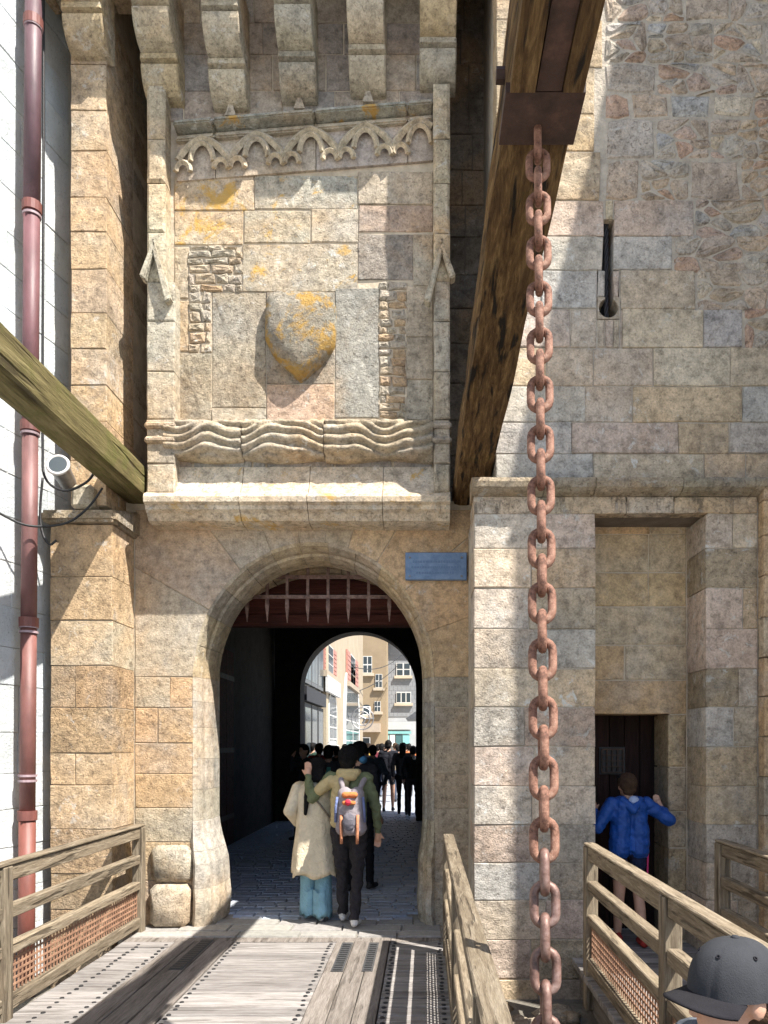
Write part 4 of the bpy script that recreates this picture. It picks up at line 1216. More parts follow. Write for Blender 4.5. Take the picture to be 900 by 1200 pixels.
struct(obj('postern_sill', box_bm(RX0 - .05, RX1 + .05, 6.22, 7.6, -.5, -.055), 'mortar_grey'))

# ================================================================== DRAINPIPE, LAMP, CABLES
pxb = Vector((-3.285, 6.42, -.45))
dp = thing('drainpipe', 'red painted cast iron drainpipe on the pale house wall', 'drainpipe', pxb)
def pipe_pt(py): # slight lean, as in the photo
    z = PZ(py, 6.42); return Vector((-3.325 + .0075 * (z - 1), 6.42, z))
def pipe_seg(name, pa, pb_, r, colr, par=dp):
    return obj(name, rebase(tube_bm([pipe_pt(pa), pipe_pt(pb_)], r, 16), pxb), 'pipe_paint', par, color=colr, smooth=False)
for q in ((1170, 958, .066, (0.17, 0.056, 0.042)), (958, 735, .062, (0.165, 0.068, 0.058)), (735, 510, .062, (0.155, 0.07, 0.066)), (510, 245, .064, (0.13, 0.056, 0.063)), (245, -60, .066, (0.105, 0.055, 0.066))):
    o = pipe_seg('pipe_length', *q)
    o.data.polygons.foreach_set('use_smooth', [len(p.vertices) == 4 for p in o.data.polygons])
for py_ in (955, 735 - 6, 500, 243, 27):
    pipe_seg('socket', py_ + 6, py_ - 5, .077, (0.16, 0.056, 0.046))
for py_ in (912, 738, 506, 250, 30):
    for d_ in (-3, 3): pipe_seg('collar', py_ + d_ + 1.3, py_ + d_ - 1.3, .074, (0.30, 0.22, 0.24))
def cable(label, pts, r=.010, n=6):
    P_ = [Vector(p) for p in pts]; out = []
    for i in range(len(P_) - 1):
        p0, p1, p2, p3 = P_[max(i - 1, 0)], P_[i], P_[i + 1], P_[min(i + 2, len(P_) - 1)]
        for j in range(n):
            t = j / n
            out.append(0.5 * ((2 * p1) + (-p0 + p2) * t + (2 * p0 - 5 * p1 + 4 * p2 - p3) * t * t + (-p0 + 3 * p1 - 3 * p2 + p3) * t ** 3))
    out.append(P_[-1])
    return tag(obj('cable', rebase(tube_bm(out, r, 6), P_[0]), 'black_iron', loc=P_[0], smooth=True), label, 'cable')
cable('thin black cable running down the wall beside the drainpipe', [P(51, -20, 6.55), P(51, 200, 6.55), P(50, 400, 6.55), P(50, 520, 6.55), P(53, 560, 6.52), P(75, 575, 6.45), P(100, 566, 6.45), P(112, 552, 6.5)], .011)
cable('slack black cable looping from the ledge to the drainpipe', [P(120, 572, 6.55), P(104, 594, 6.5), P(80, 612, 6.42), P(48, 617, 6.35), P(20, 612, 6.25), P(-20, 590, 6.1)], .010)
cable('short cable end curling below the floodlight ledge', [P(50, 560, 6.50), P(47, 600, 6.50), P(50, 625, 6.48), P(58, 638, 6.46), P(66, 633, 6.46)], .010)
# floodlight on the ledge
fb_ = P(82, 590, 6.74); fb_.z = 3.74
fl_ = thing('floodlight', 'round grey floodlight standing on the pillar ledge by the drainpipe', 'lamp', fb_)
ax0, ax1 = P(68, 545, 6.50), P(80, 566, 6.75)
dirf = (ax0 - ax1).normalized()
obj('housing', rebase(tube_bm([ax1 - dirf * .05, ax1, ax0 - dirf * .02, ax0], [.05, .07, .082, .088], 20), fb_), 'steel', fl_, smooth=True)
ring_pts = []
uu = dirf.cross(Vector((0, 0, 1))).normalized(); vv = dirf.cross(uu)
obj('rim', rebase(tube_bm([ax0 + (uu * math.cos(2 * PI * i / 24) + vv * math.sin(2 * PI * i / 24)) * .085 for i in range(24)], .014, 8, closed=True), fb_), 'white_trim', fl_, smooth=True)
obj('lens', rebase(tube_bm([ax0 + dirf * .002, ax0 + dirf * .008], .077, 20), fb_), 'glass', fl_)
obj('bracket', rebase(tube_bm([ax1, ax1 + Vector((.06, .03, -.06)), fb_ + Vector((.10, .0, .06)), fb_ + Vector((.12, 0, .0))], .018, 6), fb_), 'steel', fl_)
bm = bmesh.new(); bbox(bm, fb_.x + .03, fb_.x + .22, 6.66, 6.86, 3.75, 3.96, bev=.03)
for v_ in bm.verts: v_.co.x += .05 * (v_.co.z - 3.7)
obj('stone_pad', rebase(bm, fb_), 'granite', fl_, color=(.42, .37, .28))

# ================================================================== STREET BEYOND THE GATE
def hpart(root, b, name, mat, args, color=None, bev=0):
    return obj(name, rebase(box_bm(*args, bev=bev), b), mat, root, color=color)
# cream house along the left side of the street, facing the street (x = -3.0)
CB = (-4.5, 31.5, 0)
ch = thing('town_house', 'cream plastered town house with pink shutters and arched ground floor windows', 'house', CB, group='houses along the street')
HX_ = -2.95
hpart(ch, CB, 'wall', 'plaster', (-6.5, HX_, 22.2, 36.5, 0, 12.5), (0.36, 0.30, 0.22))
hpart(ch, CB, 'corner_strip', 'plaster', (HX_ + .002, HX_ + .10, 22.2, 22.7, 0, 12.4), (0.40, 0.34, 0.25))
def hy(px, x=HX_): return x * F / (px - VX)
def hz(py, Y): return PZ(py, Y)
def side_window(root, b, pxa, pxb_, pya, pyb, sh=True, arched=False, shcol=(0.42, 0.20, 0.16)):
    y0, y1 = hy(pxa), hy(pxb_); ym = (y0 + y1) / 2; z0, z1 = hz(pyb, ym), hz(pya, ym)
    n0, n1 = (y0 + (y1 - y0) * .27, y0 + (y1 - y0) * .73) if sh else (y0, y1)
    f_ = hpart(root, b, 'window', 'white_trim', (HX_ + .002, HX_ + .06, n0, n1, z0, z1))
    if arched:
        pts = [(ym + (n1 - n0) / 2 * math.cos(PI * i / 10), z1 + (n1 - n0) / 2 * .8 * math.sin(PI * i / 10)) for i in range(11)]
        obj('arch_head', rebase(extrude_poly(bmesh.new(), pts, HX_ + .002, HX_ + .06, 'x'), b), 'white_trim', f_)
        pts = [(ym + (n1 - n0) * .42 * math.cos(PI * i / 10), z1 + .002 + (n1 - n0) * .34 * math.sin(PI * i / 10)) for i in range(11)]
        obj('fanlight', rebase(extrude_poly(bmesh.new(), pts, HX_ + .061, HX_ + .066, 'x'), b), 'glass', f_)
    w_ = (n1 - n0)
    for i in range(2):
        for j in range(3):
            a = n0 + w_ * (.08 + .44 * i); c_ = z0 + (z1 - z0) * (.04 + .32 * j)
            hpart(f_, b, 'pane', 'glass', (HX_ + .061, HX_ + .066, a, a + w_ * .40, c_, c_ + (z1 - z0) * .28))
    if sh:
        for (a, c_) in ((y0, n0 - .02), (n1 + .02, y1)):
            s_ = hpart(root, b, 'shutter', 'paint', (HX_ + .01, HX_ + .07, a, c_, z0, z1), shcol)
            for j in range(6):
                zz_ = z0 + (z1 - z0) * (.08 + .15 * j)
                hpart(s_, b, 'louvre', 'paint', (HX_ + .071, HX_ + .085, a + .06, c_ - .06, zz_, zz_ + (z1 - z0) * .09), shcol)
    hpart(root, b, 'sill', 'plaster', (HX_ + .002, HX_ + .16, y0 - .1, y1 + .1, z0 - .2, z0 - .02), (0.36, 0.30, 0.23))
side_window(ch, CB, 377.5, 392, 757, 790)
side_window(ch, CB, 405, 418, 769, 803)
side_window(ch, CB, 383, 393, 838, 880, sh=False, arched=True)
side_window(ch, CB, 402, 420, 845, 880, sh=False, arched=True)
sg = thing('hanging_sign', 'blank white hanging sign board on the cream house', 'sign', (HX_, hy(385), 5.0))
y0, y1 = hy(377), hy(392); z0, z1 = hz(818, 25), hz(801, 25)
obj('board', rebase(box_bm(HX_ + .1, HX_ + .2, y0, y1, z0, z1, bev=.01), (HX_, hy(385), 5.0)), 'paint', sg, color=(.55, .55, .54))
for yy in (y0 + .3, y1 - .3): obj('bracket', rebase(box_bm(HX_ + .001, HX_ + .12, yy - .03, yy + .03, z0 + .1, z0 + .16), (HX_, hy(385), 5.0)), 'black_iron', sg)
# round iron sign with scrolls
ib = Vector((HX_, 29.5, hz(842, 29.5)))
isg = thing('iron_sign', 'round wrought iron shop sign on a bracket by the arched windows', 'sign', ib)
cpt = ib + Vector((.55, 0, 0))
for rr in (.42, .27):
    obj('ring', rebase(tube_bm([cpt + Vector((rr * math.cos(2 * PI * i / 24), 0, rr * math.sin(2 * PI * i / 24))) for i in range(24)], .025, 6, closed=True), ib), 'steel', isg)
obj('bracket', rebase(tube_bm([ib, ib + Vector((1.0, 0, 0))], .025, 6), ib), 'steel', isg)
obj('emblem', rebase(tube_bm([cpt + Vector((0, .02, -.2)), cpt + Vector((.12, .02, 0)), cpt + Vector((-.1, .02, .1)), cpt + Vector((.02, .02, .22))], .05, 6), ib), 'steel', isg)
# dark timber shop at the near left of the street
SB = (-4.2, 20, 0)
shp = thing('shop_front', 'dark timber shop front just beyond the passage with grey upper glazing', 'shop', SB, group='houses along the street')
hpart(shp, SB, 'wall', 'paint', (-6.5, HX_ - .05, 18.3, 22.1, 0, 8.5), (0.22, 0.215, 0.20))
hpart(shp, SB, 'fascia', 'paint', (HX_ - .049, HX_ + .12, 18.4, 22.0, 2.75, 3.1), (0.03, 0.03, 0.035))
for i in range(3):
    y0 = 18.5 + i * 1.17
    f_ = hpart(shp, SB, 'window', 'paint', (HX_ - .049, HX_ + .05, y0, y0 + 1.08, .1, 2.7), (0.03, 0.03, 0.03))
    hpart(f_, SB, 'pane', 'glass', (HX_ + .051, HX_ + .055, y0 + .1, y0 + .98, .5, 2.6))
    f_ = hpart(shp, SB, 'window', 'paint', (HX_ - .049, HX_ + .05, y0, y0 + 1.08, 3.2, 5.0), (0.13, 0.135, 0.14))
    for j in range(2): hpart(f_, SB, 'pane', 'glass', (HX_ + .051, HX_ + .055, y0 + .08 + j * .5, y0 + .52 + j * .48, 3.3, 4.9))
# tan house closing the street
TY = 44.0
TBs = (PX(440, TY), TY + 3, 0)
th = thing('town_house', 'tan stone town house at the bend of the street with a small arched window', 'house', TBs, group='houses along the street')
hpart(th, TBs, 'wall', 'plaster', (PX(425, TY), PX(453, TY), TY, TY + 6, 0, 11.0), (0.30, 0.23, 0.15))
bm = bmesh.new(); extrude_poly(bm, [(PX(424, TY), 11.0), (PX(457, TY), 9.6), (PX(457, TY), 9.9), (PX(424, TY), 13.2)], TY - .4, TY + 6); obj('roof', rebase(bm, TBs), 'slate', th)
def fwin(root, b, Y, pxa, pxb_, pya, pyb, nx_=2, nz_=2, frame='white_trim', arched=False):
    x0, x1, z0, z1 = PX(pxa, Y), PX(pxb_, Y), PZ(pyb, Y), PZ(pya, Y)
    f_ = hpart(root, b, 'window', frame, (x0, x1, Y - .06, Y - .002, z0, z1))
    if arched:
        obj('arch_head', rebase(extrude_poly(bmesh.new(), [((x0 + x1) / 2 + (x1 - x0) / 2 * math.cos(PI * i / 8), z1 + (x1 - x0) * .25 * math.sin(PI * i / 8)) for i in range(9)], Y - .06, Y - .002), b), 'glass', f_)
    for i in range(nx_):
        for j in range(nz_):
            a = x0 + (x1 - x0) * (i + .10) / nx_; c_ = z0 + (z1 - z0) * (j + .08) / nz_
            hpart(f_, b, 'pane', 'glass', (a, a + (x1 - x0) * .80 / nx_, Y - .066, Y - .061, c_, c_ + (z1 - z0) * .84 / nz_))
    hpart(root, b, 'sill', 'plaster', (x0 - .12, x1 + .12, Y - .16, Y - .002, z0 - .16, z0 - .003), (0.5, 0.42, 0.32))
fwin(th, TBs, TY, 425.5, 436, 769, 789)
fwin(th, TBs, TY, 440, 448, 790, 806); fwin(th, TBs, TY, 439, 446, 822, 834)
fwin(th, TBs, TY, 425, 434, 828, 838, 1, 1, 'paint', True)
hpart(th, TBs, 'shop_canopy', 'paint', (PX(424, TY), PX(446, TY), TY - .8, TY - .002, PZ(858, TY), PZ(848, TY)), (0.40, 0.33, 0.26))
fwin(th, TBs, TY, 424, 434, 864, 876, 1, 1, 'paint')
# grey slate-hung house
SY = 46.0
SBs = (PX(470, SY), SY + 3, 0)
gh = thing('town_house', 'grey slate hung town house with teal shop front at the street end', 'house', SBs, group='houses along the street')
hpart(gh, SBs, 'wall', 'plaster', (PX(446.5, SY), PX(520, SY), SY, SY + 6, 0, 8.0), (0.40, 0.41, 0.42))
row_h = .26
bm = bmesh.new()
for j in range(17):
    z0 = 3.35 + j * row_h; x = PX(446.5, SY) + (.13 if j % 2 else 0)
    while x < PX(495, SY):
        bbox(bm, x + .005, x + .245, SY - .035, SY - .004, z0 + .004, z0 + row_h - .004); x += .25
o = obj('slate_hanging', rebase(bm, SBs), 'plaster', gh, color=(0.25, 0.26, 0.275)); o['kind'] = 'stuff'
hpart(gh, SBs, 'eave', 'paint', (PX(446, SY), PX(521, SY), SY - .5, SY - .002, 7.95, 8.15), (0.25, 0.24, 0.23))
bm = bmesh.new(); extrude_poly(bm, [(SY - .6, 8.1), (SY + 6, 8.1), (SY + 6, 13), (SY + 4.5, 13)], PX(446, SY), PX(521, SY), 'x'); obj('roof', rebase(bm, SBs), 'slate', gh)
fwin(gh, SBs, SY - .04, 464.5, 481, 777, 792, 2, 2); fwin(gh, SBs, SY - .04, 464.5, 481.5, 811, 824, 3, 1)
hpart(gh, SBs, 'shop_fascia', 'paint', (PX(447, SY), PX(482, SY), SY - .2, SY - .05, PZ(855, SY), PZ(846, SY)), (0.45, 0.47, 0.47))
hpart(gh, SBs, 'shop_band', 'paint', (PX(447, SY), PX(482, SY), SY - .24, SY - .201, PZ(860, SY), PZ(857, SY)), (0.20, 0.45, 0.45))
for i, (a, c_, col_) in enumerate(((447, 456, (0.30, 0.55, 0.56)), (457, 463, (0.7, 0.72, 0.72)), (464, 471, (0.06, 0.14, 0.15)), (472, 480, (0.22, 0.50, 0.50)))):
    hpart(gh, SBs, 'shop_panel', 'paint', (PX(a, SY), PX(c_, SY), SY - .2, SY - .05, PZ(874, SY), PZ(861, SY)), col_)
aw = thing('awning', 'dark slate canopy sloping over the street beside the grey house', 'awning', P(487, 838, 33))
bm = bmesh.new(); p0 = P(476, 843, 33); p1 = P(500, 826, 33)
extrude_poly(bm, [(p0.x, p0.z), (p1.x + .6, p0.z), (p1.x + .6, p1.z + .3), (p1.x, p1.z)], 32, 36); obj('canopy', rebase(bm, aw.location), 'slate', aw)
for yy in (32.3, 35.7): obj('post', rebase(box_bm(p1.x + .2, p1.x + .32, yy - .06, yy + .06, 0, p0.z), aw.location), 'post_wood', aw)
# wires across the street
for lb_, a, b, sagg in (('thin overhead wire sagging across the far street', P(365, 818, 25), P(468, 778, 44), .5), ('second thin overhead wire crossing above the tan house', P(388, 770, 27), P(470, 768, 44), .6)):
    pts = [a.lerp(b, i / 10) - Vector((0, 0, sagg * 4 * (i / 10) * (1 - i / 10))) for i in range(11)]
    tag(obj('overhead_wire', rebase(tube_bm(pts, .018, 5), a), 'black_iron', loc=a), lb_, 'wire')

# ================================================================== PEOPLE
def capsule(bm, p0, r0, p1, r1, seg=12):
    p0, p1 = Vector(p0), Vector(p1); d = p1 - p0
    if d.length < 1e-5: d = Vector((0, 0, 1e-4)); p1 = p0 + d
    d.normalize(); a = Vector((1, 0, 0)) if abs(d.x) < .8 else Vector((0, 1, 0))
    u = d.cross(a).normalized(); v = d.cross(u); rows_ = []
    prof_ = [(-math.sin(t) * r0, math.cos(t) * r0, 0) for t in (R(75), R(45), R(18))] + [(math.sin(t) * r1, math.cos(t) * r1, 1) for t in (R(18), R(45), R(75))]
    for (o_, r_, w_) in prof_:
        c_ = (p1 if w_ else p0) + d * o_
        rows_.append([bm.verts.new(c_ + (u * math.cos(2 * PI * i / seg) + v * math.sin(2 * PI * i / seg)) * r_) for i in range(seg)])
    for A, B in zip(rows_[:-1], rows_[1:]):
        for i in range(seg): bm.faces.new((A[i], A[(i + 1) % seg], B[(i + 1) % seg], B[i]))
    bm.faces.new(rows_[0][::-1]); bm.faces.new(rows_[-1])
def ball(bm, c, rx, ry, rz):
    bmesh.ops.create_uvsphere(bm, u_segments=16, v_segments=10, radius=1.0, matrix=Matrix.Translation(c) @ Matrix.Diagonal((rx, ry, rz, 1)))
def organic(name, prims, voxel, mats, parent, smooth_it=3, wrinkle=0.0):
    """prims: ('c',p0,r0,p1,r1,mat) / ('b',c,rx,ry,rz,mat); voxel union -> one continuous mesh"""
    bm = bmesh.new()
    for p in prims:
        if p[0] == 'c': capsule(bm, p[1], p[2], p[3], p[4])
        else: ball(bm, p[1], p[2], p[3], p[4])
    bmesh.ops.recalc_face_normals(bm, faces=bm.faces)
    me = bpy.data.meshes.new('tmp'); bm.to_mesh(me); bm.free()
    t = bpy.data.objects.new('tmp', me); COL.objects.link(t)
    m_ = t.modifiers.new('r', 'REMESH'); m_.mode = 'VOXEL'; m_.voxel_size = voxel
    s_ = t.modifiers.new('s', 'SMOOTH'); s_.factor = .5; s_.iterations = smooth_it
    dg = bpy.context.evaluated_depsgraph_get(); dg.update()
    out = bpy.data.meshes.new_from_object(t.evaluated_get(dg))
    bpy.data.objects.remove(t); bpy.data.meshes.remove(me)
    out.materials.clear()
    for mm in mats: out.materials.append(mm if not isinstance(mm, str) else M[mm])
    n = len(out.polygons); ctr = np.empty(n * 3); out.polygons.foreach_get('center', ctr); ctr = ctr.reshape(-1, 3)
    best = np.full(n, 1e9); idx = np.zeros(n, dtype=np.int32)
    for p in prims:
        if p[0] == 'c':
            a, b = np.array(p[1]), np.array(p[3]); d = b - a; L = max(1e-9, d @ d)
            tt = np.clip(((ctr - a) @ d) / L, 0, 1); q = a + tt[:, None] * d
            dist = np.linalg.norm(ctr - q, axis=1) - (p[2] + (p[4] - p[2]) * tt); mi = p[5]
        else:
            rr = np.array((p[2], p[3], p[4])); dist = (np.linalg.norm((ctr - np.array(p[1])) / rr, axis=1) - 1) * rr.min(); mi = p[5]
        k_ = dist < best; best[k_] = dist[k_]; idx[k_] = mi
    if wrinkle:
        out.polygons.foreach_set('material_index', idx)
        skin_v = set()
        for p_ in out.polygons:
            if p_.material_index == 0 and len(mats) > 1: skin_v.update(p_.vertices)
        nrm = [v_.normal.copy() for v_ in out.vertices]
        for v_, n_ in zip(out.vertices, nrm):
            if v_.index in skin_v: continue
            q = v_.co
            w_ = noise.noise((q.x * 9 + q.z * 4, q.y * 9, q.z * 17 - q.x * 6)) + .6 * noise.noise((q.x * 20, q.y * 20, q.z * 26 + q.x * 12))
            v_.co = q + n_ * wrinkle * (w_ - .25 * abs(w_))
    out.polygons.foreach_set('material_index', idx); out.polygons.foreach_set('use_smooth', [True] * n)
    out.name = name
    return obj(name, out, None, parent)
_cm = {}
def cmat(col, kind='cloth', sc=8, bump=.012):
    key = (col, kind)
    if key in _cm: return _cm[key]
    k = NT('%s_%d' % (kind, len(_cm)))
    n = k.noise(sc, 5, .65); k.color(k.mix(1.0, col, k.ramp(n, [(.25, .78), (.5, 1.0), (.75, 1.2)]), 'MULTIPLY'))
    k.rough(.9 if kind == 'cloth' else .5); k.spec(.15 if kind == 'cloth' else .35)
    w_ = k.noise(11, 3, .55, dist=1.2); k.bump(w_, .7, .03 if kind == 'cloth' else .02)
    _cm[key] = k.m; return k.m
def person(label, loc, rz, h, top, bottom, shoe=(.05, .05, .05), hair='hair_black', voxel=.022, J=None, group=None, slim=1.0, hairlen=0.0, shorts=False, sleeves=True, kind='cloth', fingers=False, hat=None, legr=1.0, capon=None):
    """figure facing +y in its own frame; J overrides joints (units of a 1.70 m adult)"""
    t = thing('person', label, 'person', loc, rz, group)
    j = dict(hipL=(-.09, 0, .90), hipR=(.09, 0, .90), kneeL=(-.10, .02, .49), kneeR=(.10, .02, .49), ankL=(-.10, -.02, .09), ankR=(.10, -.02, .09), toeL=(-.115, .13, .035), toeR=(.115, .13, .035),
             waist=(0, 0, 1.06), chest=(0, 0, 1.28), neck=(0, 0, 1.44), head=(0, .015, 1.575), shL=(-.175, 0, 1.395), shR=(.175, 0, 1.395), elL=(-.235, -.03, 1.13), elR=(.235, -.03, 1.13),
             wrL=(-.24, .06, .89), wrR=(.24, .06, .89), haL=(-.235, .09, .80), haR=(.235, .09, .80))
    if J: j.update(J)
    k = h / 1.70; j = {a: Vector(b) * k for a, b in j.items()}
    S = lambda r: r * k * slim
    pr = []
    SK, TP, BT, SH = 0, 1, 2, 3
    for s in 'LR':
        lg = SK if shorts else BT
        hip, kn, an, to = j['hip' + s], j['knee' + s], j['ank' + s], j['toe' + s]
        pr.append(('c', hip, S(.088 * legr), hip.lerp(kn, .55), S(.074 * legr), BT)); pr.append(('c', hip.lerp(kn, .55), S(.072 * legr), kn, S(.056 * legr), lg))
        pr.append(('c', kn, S(.055 * legr), kn.lerp(an, .35), S(.056 * legr), lg)); pr.append(('c', kn.lerp(an, .35), S(.055 * legr), an, S(.038 * legr if shorts else .05 * legr), lg))
        pr.append(('c', an - Vector((0, .02 * k, .045 * k)), S(.042), to, S(.036), SH)); pr.append(('c', an - Vector((0, .03 * k, .05 * k)), S(.036), an - Vector((0, .01 * k, .01)), S(.04), SH))
        sh_, el, wr, ha = j['sh' + s], j['el' + s], j['wr' + s], j['ha' + s]
        am = TP if sleeves else SK
        pr.append(('c', sh_, S(.066), el, S(.052), TP if sleeves else TP if False else am)); pr.append(('c', el, S(.051), wr, S(.037), am))
        if not sleeves: pr.append(('c', sh_, S(.070), sh_.lerp(el, .5), S(.062), TP))
        d = (ha - wr)
        pr.append(('c', wr, S(.030), ha, S(.032), SK))
        if fingers:
            dn_ = d.normalized(); up_ = Vector((0, 0, 1)) if abs(dn_.z) < .8 else Vector((0, 1, 0)); sd = dn_.cross(up_).normalized()
            cv_ = up_ * 0
            for q, ln in zip((-1.5, -.5, .5, 1.5), (.055, .068, .072, .06)):
                b0 = ha + sd * q * .019 * k + dn_ * .015 * k; m1 = b0 + dn_ * ln * .5 * k + dn_.cross(sd) * .006 * k; m2 = b0 + dn_ * ln * .95 * k + dn_.cross(sd) * .024 * k
                pr.append(('c', b0, .0095 * k, m1, .009 * k, SK)); pr.append(('c', m1, .009 * k, m2, .0078 * k, SK))
            th0 = wr.lerp(ha, .5) + sd * .03 * k; pr.append(('c', th0, .0115 * k, th0 + sd * .028 * k + dn_ * .045 * k, .0092 * k, SK))
        else:
            pr.append(('c', ha, S(.030), ha + d.normalized() * .05 * k, S(.020), SK))
    pel = (j['hipL'] + j['hipR']) / 2
    for sx_ in (-1, 1):
        o_ = Vector((sx_ * .055 * k * slim, 0, 0))
        pr.append(('c', pel + o_ * 1.3 + Vector((0, 0, .03 * k)), S(.098), j['waist'] + o_ * 1.1, S(.095), BT if not (top is None) and False else BT))
        pr.append(('c', j['waist'] + o_ * 1.1 - Vector((0, 0, .10 * k)), S(.106), j['chest'] + o_ * 1.35, S(.112), TP))
        pr.append(('c', j['chest'] + o_ * 1.3, S(.112), j['neck'] + o_ * 1.3 - Vector((0, 0, .07 * k)), S(.078), TP))
        pr.append(('c', j['neck'] - Vector((0, 0, .05 * k)), S(.062), j['sh' + ('L' if sx_ < 0 else 'R')], S(.066), TP))
    hd = j['head']
    pr.append(('c', j['neck'] - Vector((0, 0, .03 * k)), S(.052), hd - Vector((0, .01 * k, .05 * k)), S(.050), SK))
    pr.append(('b', hd + Vector((0, 0, .02 * k)), .076 * k, .094 * k, .103 * k, SK)); pr.append(('b', hd + Vector((0, .028 * k, -.045 * k)), .058 * k, .066 * k, .068 * k, SK))
    pr.append(('c', hd + Vector((0, .09 * k, .0)), .012 * k, hd + Vector((0, .108 * k, -.028 * k)), .015 * k, SK))
    for sx_ in (-1, 1): pr.append(('b', hd + Vector((sx_ * .078 * k, -.005 * k, -.005 * k)), .013 * k, .022 * k, .032 * k, SK))
    body = organic('body', [(p[0], tuple(p[1])) + tuple(tuple(x) if isinstance(x, Vector) else x for x in p[2:]) for p in pr], voxel * k, ['skin', cmat(top, kind), cmat(bottom), cmat(shoe)], t, 3, .015 if voxel < .012 else .008)
    if hair and capon:
        organic('hair', [('b', tuple(hd + Vector((0, -.035 * k, -.02 * k))), .080 * k, .072 * k, .062 * k, 0)], .008, [hair], t, 2, .004)
    elif hair:
        hp = [('b', tuple(hd + Vector((0, -.012 * k, .036 * k))), .086 * k, .097 * k, .098 * k, 0), ('b', tuple(hd + Vector((0, -.045 * k, -.01 * k))), .080 * k, .068 * k, .085 * k, 0), ('b', tuple(hd + Vector((0, .045 * k, .085 * k))), .066 * k, .05 * k, .04 * k, 0)]
        if hairlen:
            for sx_ in (-.04, 0, .04): hp.append(('c', tuple(hd + Vector((sx_ * k, -.06 * k, .02 * k))), .05 * k, tuple(hd + Vector((sx_ * 1.1 * k, -.11 * k, -hairlen * k))), .032 * k, 0))
        organic('hair', hp, max(.009, voxel * .8) * k, [hair], t, 2, .012)
    if hair and not capon and voxel < .02:
        bm = bmesh.new(); rnd = random.Random(int(h * 1000))
        hc_ = hd + Vector((0, -.012 * k, .036 * k))
        for q in range(520):
            az = rnd.uniform(-PI, PI); e0 = rnd.uniform(R(15), R(88)); ln_ = rnd.uniform(.5, 1.0)
            if math.sin(az) > .45 and e0 < R(45): continue
            pts = []
            for u in range(4):
                e_ = e0 - u / 3 * ln_ * R(55); rr_ = 1.03 + .03 * rnd.random() + (.05 if u == 3 else 0)
                az_ = az + .25 * (u / 3) * math.sin(az * 3 + q)
                pts.append(hc_ + Vector((.086 * math.cos(e_) * math.cos(az_) * rr_, .099 * math.cos(e_) * math.sin(az_) * rr_, .098 * math.sin(e_) * rr_ - (.01 if e_ < 0 else 0))) * k)
            prev_ = None
            wd_ = Vector((-math.sin(az), math.cos(az), 0)) * .0045 * k
            for u, p_ in enumerate(pts):
                w2 = wd_ * (1, 1.1, .9, .15)[u]; nr = (p_ - hc_).normalized() * .003 * k
                tri = [bm.verts.new(p_ - w2), bm.verts.new(p_ + nr), bm.verts.new(p_ + w2)]
                if prev_:
                    for a_ in range(2): bm.faces.new((prev_[a_], prev_[a_ + 1], tri[a_ + 1], tri[a_]))
                prev_ = tri
        o_ = obj('hair_strands', bm, hair, t, smooth=True); o_['kind'] = 'stuff'
    if hat:
        bm = bmesh.new(); c0 = hd + Vector((0, 0, .07 * k))
        pr_ = [(.19, 0), (.185, .012), (.105, .02), (.10, .09), (.07, .115), (0.001, .12)]
        rows_ = [[(c0.x + r_ * k * math.cos(2 * PI * i / 20), c0.y + r_ * k * math.sin(2 * PI * i / 20), c0.z + z_ * k) for i in range(20)] for r_, z_ in pr_]
        obj('hat', sweep(rows_, 20), cmat(hat), t, smooth=True)
    return t, j, k
EYE = {}
# --- man in olive and beige jacket with backpack, arm round the woman
mx, my = PX(409, 7.2), 7.2
man, j, k = person('man in olive and beige jacket with grey backpack, arm round the woman', (mx, my, .004), R(-4), 1.67, (0.135, 0.155, 0.085), (0.028, 0.025, 0.028), (.62, .60, .58), voxel=.0085, fingers=True, legr=1.12,
    J=dict(shL=(-.175, 0, 1.40), elL=(-.375, .06, 1.20), wrL=(-.40, .02, 1.41), haL=(-.405, .05, 1.47), elR=(.255, .01, 1.13), wrR=(.27, .06, .90), haR=(.265, .09, .82),
           kneeL=(-.09, .10, .50), ankL=(-.085, .14, .10), toeL=(-.09, .29, .04), kneeR=(.075, .03, .49), ankR=(.07, -.10, .10), toeR=(.08, .04, .035), head=(-.01, .02, 1.575)))
def mv(x, y, z): return Vector((x, y, z)) * k
# beige back panel and hood of the jacket
organic('jacket_back', [('c', tuple(mv(-.07, -.045, 1.36)), .095 * k, tuple(mv(-.085, -.02, 1.0)), .10 * k, 0), ('c', tuple(mv(-.17, -.01, 1.38)), .070 * k, tuple(mv(-.28, .02, 1.29)), .062 * k, 0)], .010 * k, [cmat((0.44, 0.36, 0.20))], man, 3, .010)
organic('hood', [('c', tuple(mv(-.075, -.055, 1.455)), .042 * k, tuple(mv(.075, -.055, 1.455)), .042 * k, 0), ('c', tuple(mv(-.05, -.085, 1.42)), .045 * k, tuple(mv(.05, -.085, 1.42)), .045 * k, 0), ('c', tuple(mv(-.085, .0, 1.46)), .035 * k, tuple(mv(-.075, -.06, 1.45)), .04 * k, 0), ('c', tuple(mv(.085, .0, 1.46)), .035 * k, tuple(mv(.075, -.06, 1.45)), .04 * k, 0)], .009 * k, [cmat((0.47, 0.37, 0.19))], man, 3)
bpk = thing('backpack', 'grey backpack with orange and red trim worn by the man', 'backpack', (mx + .035, my - .2, .84), R(-4))
o_ = Vector((.035, -.2, .84))
def bp(x, y, z): return tuple(Vector((x, y, z)))
organic('bag', [('c', bp(-.065, .02, .10), .085, bp(-.055, .02, .40), .072, 0), ('c', bp(.065, .02, .10), .085, bp(.055, .02, .40), .072, 0), ('c', bp(0, -.03, .10), .075, bp(0, -.015, .36), .06, 0)], .012, [cmat((0.25, 0.22, 0.235))], bpk, 3)
